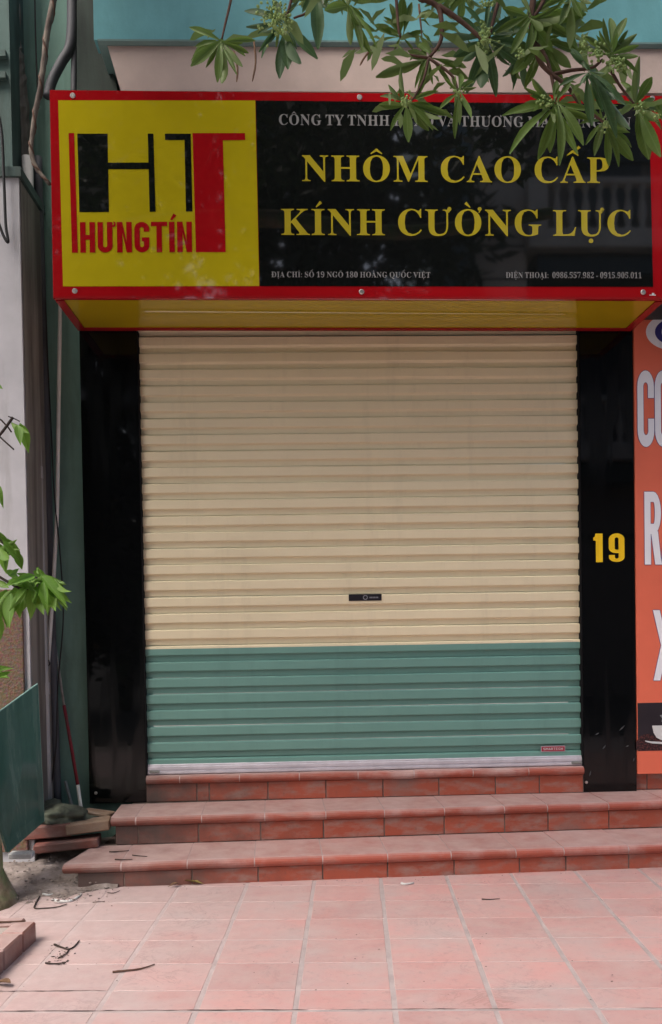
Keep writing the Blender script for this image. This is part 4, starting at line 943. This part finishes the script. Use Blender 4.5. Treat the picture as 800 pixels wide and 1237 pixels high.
# ================================================================ RIGHT-HAND BANNER
YB = -.012
bn = thing('shop_banner', 'orange vinyl banner of the neighbouring shop, cut by the right edge', 'banner', (3.1, YB, ZT))
bx0 = PX3+.006; bz1 = at(780, 366, YB).z; bz0 = at(775, 935, YB).z
add('banner_sheet', box(bx0, 3.9, YB, YB+.03, bz0, bz1, .002), M['banner'], bn)
Lb = WM[bn.name].translation
def bq(name, pts, mat, y=YB-.0015, parent=bn):
    P = [at(u, v, YB) for u, v in pts]; n = len(P); V = [Vector((p_.x, y, p_.z)) for p_ in P]+[Vector((p_.x, y+.001, p_.z)) for p_ in P]
    return add(name, (V, [list(range(n))]+[[i, i+n, (i+1) % n+n, (i+1) % n] for i in range(n)]), M[mat], parent)
za, zb_ = at(785, 849, YB).z, at(785, 907, YB).z
ph = add('photo_print', box(bx0+.001, 3.9, YB-.0012, YB, zb_, za), M['banner_black'], bn)
bq('bean_print', [(768.5, 896), (774, 889), (782, 886), (790, 889), (800, 893), (830, 895), (830, 906.5), (768.5, 906.5)], 'beans', YB-.0022)
# cup and saucer print
c0 = at(802.5, 875, YB); 
V, Fc = [], []
cup = [(787.7, 876.5), (818, 876), (816, 885), (812, 891), (806, 894), (799, 894), (793, 891), (789.5, 885)]
bq('cup_print', cup, 'cup', YB-.0032); bq('saucer_print', [(779, 894.3), (786, 895.5), (800, 896.3), (826, 895), (822, 898), (806, 899), (788, 898), (780, 896)], 'cup', YB-.0036)
bq('steam_print', [(797, 864), (803, 862.5), (803, 871), (799, 872), (800, 868)], 'cup_grey', YB-.0032)
# logo oval with navy C
p_ = at(814, 401, YB); rx = at(814, 401, YB).x-at(780.3, 401, YB).x; rz = at(800, 381, YB).z-at(800, 421, YB).z
add('oval', move(ring(0, 0, rx, rz*.56, rx*.999, 0, 360, 40, rz*.559), (p_.x, YB-.0015, p_.z)), M['banner_white'], bn)
add('oval_letter', move(ring(0, 0, rx*.68, rz*.40, rx*.24, 40, 320, 28, rz*.10), (p_.x, YB-.0027, p_.z)), M['banner_navy'], bn)
def btext(text, u0, v_top, v_bot, w_px, w_, t, gap):
    a, b = at(u0, v_bot, YB), at(u0+w_px, v_bot, YB); cap = at(u0, v_top, YB).z-a.z
    pp, wd = sans_text(text, w_, t, gap); k = (b.x-a.x)/wd
    e = .0075
    for nm, mt, yy, gr in (('letter_rim', 'banner_navy', YB-.0015, e*.45), ('lettering', 'banner_white', YB-.0028, 0)):
        if gr:
            pp2 = []
            for V, Fc in pp:
                c_ = sum((Vector(v) for v in V), Vector())/len(V)
                pp2.append((V, Fc))
            offs = [(gr, 0), (-gr, 0), (0, gr), (0, -gr)]
            for q_, (ox, oz) in enumerate(offs):
                place_text(nm, pp2, wd, (a.x-Lb.x+ox, a.z-Lb.z+oz), (b.x-Lb.x+ox, b.z-Lb.z+oz), cap, M[mt], bn, yy-Lb.y-q_*.0002, 1.0, .0008)
        else: place_text(nm, pp, wd, (a.x-Lb.x, a.z-Lb.z), (b.x-Lb.x, b.z-Lb.z), cap, M[mt], bn, yy-Lb.y, 1.0, .0008)
btext('CO', 770.5, 447.5, 540, 41, .43, .155, .02)
btext('RA', 779, 594, 682, 40, .43, .16, .0)
btext('X', 789.5, 737, 822, 27, .43, .13, .0)
# neighbour's sign corner
ns = thing('neighbour_sign', 'yellow corner of the next sign above the orange banner', 'sign', (3.3, -.3, bz1))
p_ = at(793, 368, -.30)
add('box', box(p_.x, 4.4, -.30, .04, p_.z+.012, p_.z+.3), M['under_yellow'], ns)
add('edge_trim', box(p_.x-.004, 4.4, -.305, .04, p_.z, p_.z+.011), M['cable'], ns)

# ================================================================ LITTER
def litter(name, pts, r, mat, label, cat, z=G0+.006, n=6):
    P = curve_pts([atz(u, v, z) for u, v in pts], 4); rr = r if isinstance(r, list) else [r*(1-.5*i/len(P)) for i in range(len(P))]
    o = add(name, tube(P, rr, n, .25), M[mat], smooth=True); tag(o, label, cat); return o
litter('twig', [(136, 1174), (150, 1172.5), (165, 1171), (176, 1168.5), (187, 1165)], .0055, 'twig', 'thin curved twig lying on the pink tiles right of the forked twig', 'twig')
o = litter('forked_twig', [(66, 1141), (74, 1144), (83, 1146.5), (90, 1143), (96, 1136)], .0055, 'twig_dark', 'forked twig lying on the pink tiles at the lower left', 'twig')
litter('twig', [(83, 1146.5), (81, 1151), (76, 1155), (70, 1158)], .004, 'twig_dark', 'short broken side shoot touching the forked twig', 'twig')
litter('twig', [(55, 1163), (65, 1164), (80, 1162.5)], .004, 'twig_dark', 'small twig just below the forked twig', 'twig')
litter('twig', [(48, 1083), (44, 1090), (42, 1097), (55, 1097), (70, 1095.5), (81, 1092)], .005, 'twig_dark', 'bent twig lying on the dirt near the steps, left of the litter', 'twig')
litter('twig', [(-4, 1114), (10, 1113.5), (31, 1112.5)], .006, 'twig', 'straight twig lying on the brick kerb', 'twig', z=G0+.10)
for n_, (u, v) in enumerate(((122, 1071), (104, 1076), (112, 1090), (88, 1075), (130, 1078))):
    litter('twig', [(u, v), (u+7, v+R.uniform(-2, 2)), (u+15, v+R.uniform(-3, 1))], .003, 'twig_dark', ('thin twig at the right end of the litter by the bottom step', 'thin twig crossing the middle of the litter', 'thin twig on the tiles just in front of the litter', 'thin twig at the top of the litter by the grey dirt', 'thin twig lying on the tile right of the litter')[n_], 'twig')
litter('twig', [(132, 1029), (145, 1028.5), (156, 1027.5)], .004, 'twig_dark', 'upper dark twig on the left end of the bottom step', 'twig', z=Z1+.006)
litter('twig', [(139, 1038), (150, 1038.5), (160, 1038)], .004, 'twig_dark', 'lower dark twig on the left end of the bottom step', 'twig', z=Z1+.006)
litter('twig', [(160, 1033), (170, 1034), (178, 1034.5)], .0035, 'twig_dark', 'right-hand dark twig on the left end of the bottom step', 'twig', z=Z1+.006)
litter('twig', [(582, 1086), (592, 1086.5), (604, 1085.5)], .004, 'twig_dark', 'dark sliver lying on the tiles below the right half of the steps', 'twig')
litter('plastic_strip', [(64, 1087), (74, 1089), (86, 1088), (95, 1083), (98, 1080)], .010, 'white_bit', 'curled white plastic strip in the litter at the foot of the steps', 'litter')
litter('plastic_strip', [(52, 1080), (58, 1081), (64, 1080)], .007, 'white_bit', 'short white scrap at the left of the litter near the steps', 'litter')
litter('paper_scrap', [(485, 1067), (490, 1068), (500, 1066.5)], .008, 'white_bit', 'white paper scrap on the tiles below the middle of the steps', 'litter')
litter('cardboard_strip', [(33, 1042), (45, 1043), (65, 1046), (72, 1048)], .014, 'pole_grey', 'grey strip lying on the dirt left of the bottom step', 'litter', z=G0+.04)
litter('cardboard_strip', [(40, 1050), (52, 1051), (66, 1054)], .010, 'white_bit', 'pale strip lying on the dirt left of the bottom step, below the grey one', 'litter', z=G0+.035)
def fallen(u, v, u2, v2, mat, label, z=G0+.012):
    a, b = atz(u, v, z), atz(u2, v2, z); me_ = LEAFD[mat]; d = b-a; L_ = d.length; y_ = d.normalized(); x_ = y_.cross(Vector((0, 0, 1))).normalized(); z_ = x_.cross(y_)
    m_ = Matrix((x_*L_, y_*L_, z_*L_)).transposed().to_4x4(); m_.translation = a
    o = inst('fallen_leaf', me_, m_); tag(o, label, 'leaf')
LEAFD = {k: leaf_mesh('fallen_leaf', k, .42, -.10, .35, 5) for k in ('dry_leaf', 'dry_brown')}
fallen(246, 1067, 222, 1066, 'dry_leaf', 'yellow green fallen leaf against the foot of the bottom step')
fallen(-8, 1186, 13, 1190, 'dry_brown', 'brown curled fallen leaf at the left edge beside the kerb')
fallen(203, 1071, 216, 1068, 'dry_brown', 'small brown fallen leaf just left of the yellow green one')
# loose crumbs: nobody could count them
def crumbs():
    parts = []
    for k in range(230):
        t = R.random()
        if t < .40: u, v = R.gauss(95, 22), R.gauss(1080, 6)
        elif t < .6: u, v = R.gauss(75, 8), R.gauss(1155, 8)
        elif t < .8: u, v = R.uniform(120, 790), 1071-.034*(R.uniform(120, 790)-120)*0+R.uniform(-2, 6)
        else: u, v = R.uniform(20, 780), R.uniform(1080, 1225)
        if t >= .6 and t < .8: v = 1073-.0345*(u-120)+abs(R.gauss(0, 4))
        p_ = atz(u, v, G0+.004); big = t < .6
        s = R.uniform(.0012, .0045 if big else .0025)
        parts.append(ico(p_, s, 1, .6, (1+R.random()*1.6, 1, .5)))
    return join(*parts)
o = add('crumbs', crumbs(), M['twig_dark']); tag(o, 'scattered dark crumbs and leaf bits on the tiles', 'debris', kind='stuff')
def pebbles():
    parts = []
    for k in range(260):
        x_ = R.uniform(-2.1, -1.22); y_ = R.uniform(-1.15, -.3)
        parts.append(ico((x_, y_, G0+.02+.09*max(0, (y_+1.05)/.8)**1.3), R.uniform(.003, .009), 1, .6, (1.3, 1, .7)))
    return join(*parts)
o = add('gravel', pebbles(), M['dirt']); tag(o, 'grit and small rubble on the dirt left of the steps', 'gravel', kind='stuff')

# ================================================================ ACROSS THE ALLEY (seen in the reflections)
OY = -10.8
oh = thing('opposite_house', 'beige house with balustraded balconies across the alley, mirrored in the sign', 'house', (8, OY, G0))
add('wall', box(4.25, 14, OY-6, OY-.9, G0, 13.5), M['opp_recess_shade'], oh)  # recess darkened by colour so the balusters stand out against shade
add('wall', box(3.3, 4.24, OY-6, OY-.35, G0, 13.5), M['opp_wall'], oh)
for k in range(22): add('groove_band', box(3.29, 4.25, OY-.352, OY-.335, .3+.6*k, .33+.6*k), M['opp_dark'], oh)
add('corner_pier', box(2.6, 3.3, OY-6, OY-.6, G0, 13.5), M['opp_blue'], oh)
for z_ in (2.9, 4.0, 6.9, 8.2, 9.9, 11.2): add('string_course', box(3.28, 14, OY-.9, OY-.82, z_, z_+.09), M['opp_dark'], oh)
for fz in (4.7, 8.3):
    add('balcony_slab', box(4.2, 14, OY-1.2, OY, fz-.35, fz, .02), M['opp_trim'], oh)
    add('balcony_beam', box(4.4, 14, OY-.9, OY-.25, fz-.75, fz-.351, .02), M['opp_dark'], oh)
    rl = add('balustrade_rail', box(4.2, 14, OY-.22, OY-.02, fz+.80, fz+.92, .02), M['opp_trim'], oh)
    add('balustrade_post', box(4.2, 4.55, OY-.25, OY, fz+.001, fz+.80), M['opp_trim'], rl)
    bmz = mesh('baluster', *lathe([(.07, 0), (.07, .05), (.04, .08), (.085, .28), (.08, .38), (.035, .62), (.05, .70), (.07, .74), (.07, .80)], 10), M['opp_trim'], True)
    for k in range(22): inst('baluster', bmz, Matrix.Translation((4.75+.26*k, OY-.12, fz+.001)), rl)
    for k in range(3): add('window', box(5.2+2.6*k, 6.6+2.6*k, OY-.9, OY-.88, fz+.3, fz+2.4), M['opp_dark'], oh)
for bi, (tx, ty, hh, lab) in enumerate(((-3.4, -10.5, 13.0, 'dark leafy street tree across the alley, at the left'), (.3, -11.2, 12.5, 'dark leafy street tree across the alley, beside the beige house'))):
    t = thing('street_tree', lab, 'tree', (tx, ty, G0), group='street trees across the alley')
    add('trunk', tube(curve_pts([(tx, ty, G0), (tx+.1, ty, 1.5), (tx-.1, ty+.1, 3.5), (tx, ty, hh-1.5)], 4), [.2-.008*i for i in range(13)], 8), M['bark'], t, smooth=True)
    bl = [(tx+math.cos(k*2.4)*1.9*(k % 3)/2, ty+math.sin(k*2.4)*1.2*(k % 3)/2, 1.6+(hh-1.6)*k/13, 1.6) for k in range(14)]
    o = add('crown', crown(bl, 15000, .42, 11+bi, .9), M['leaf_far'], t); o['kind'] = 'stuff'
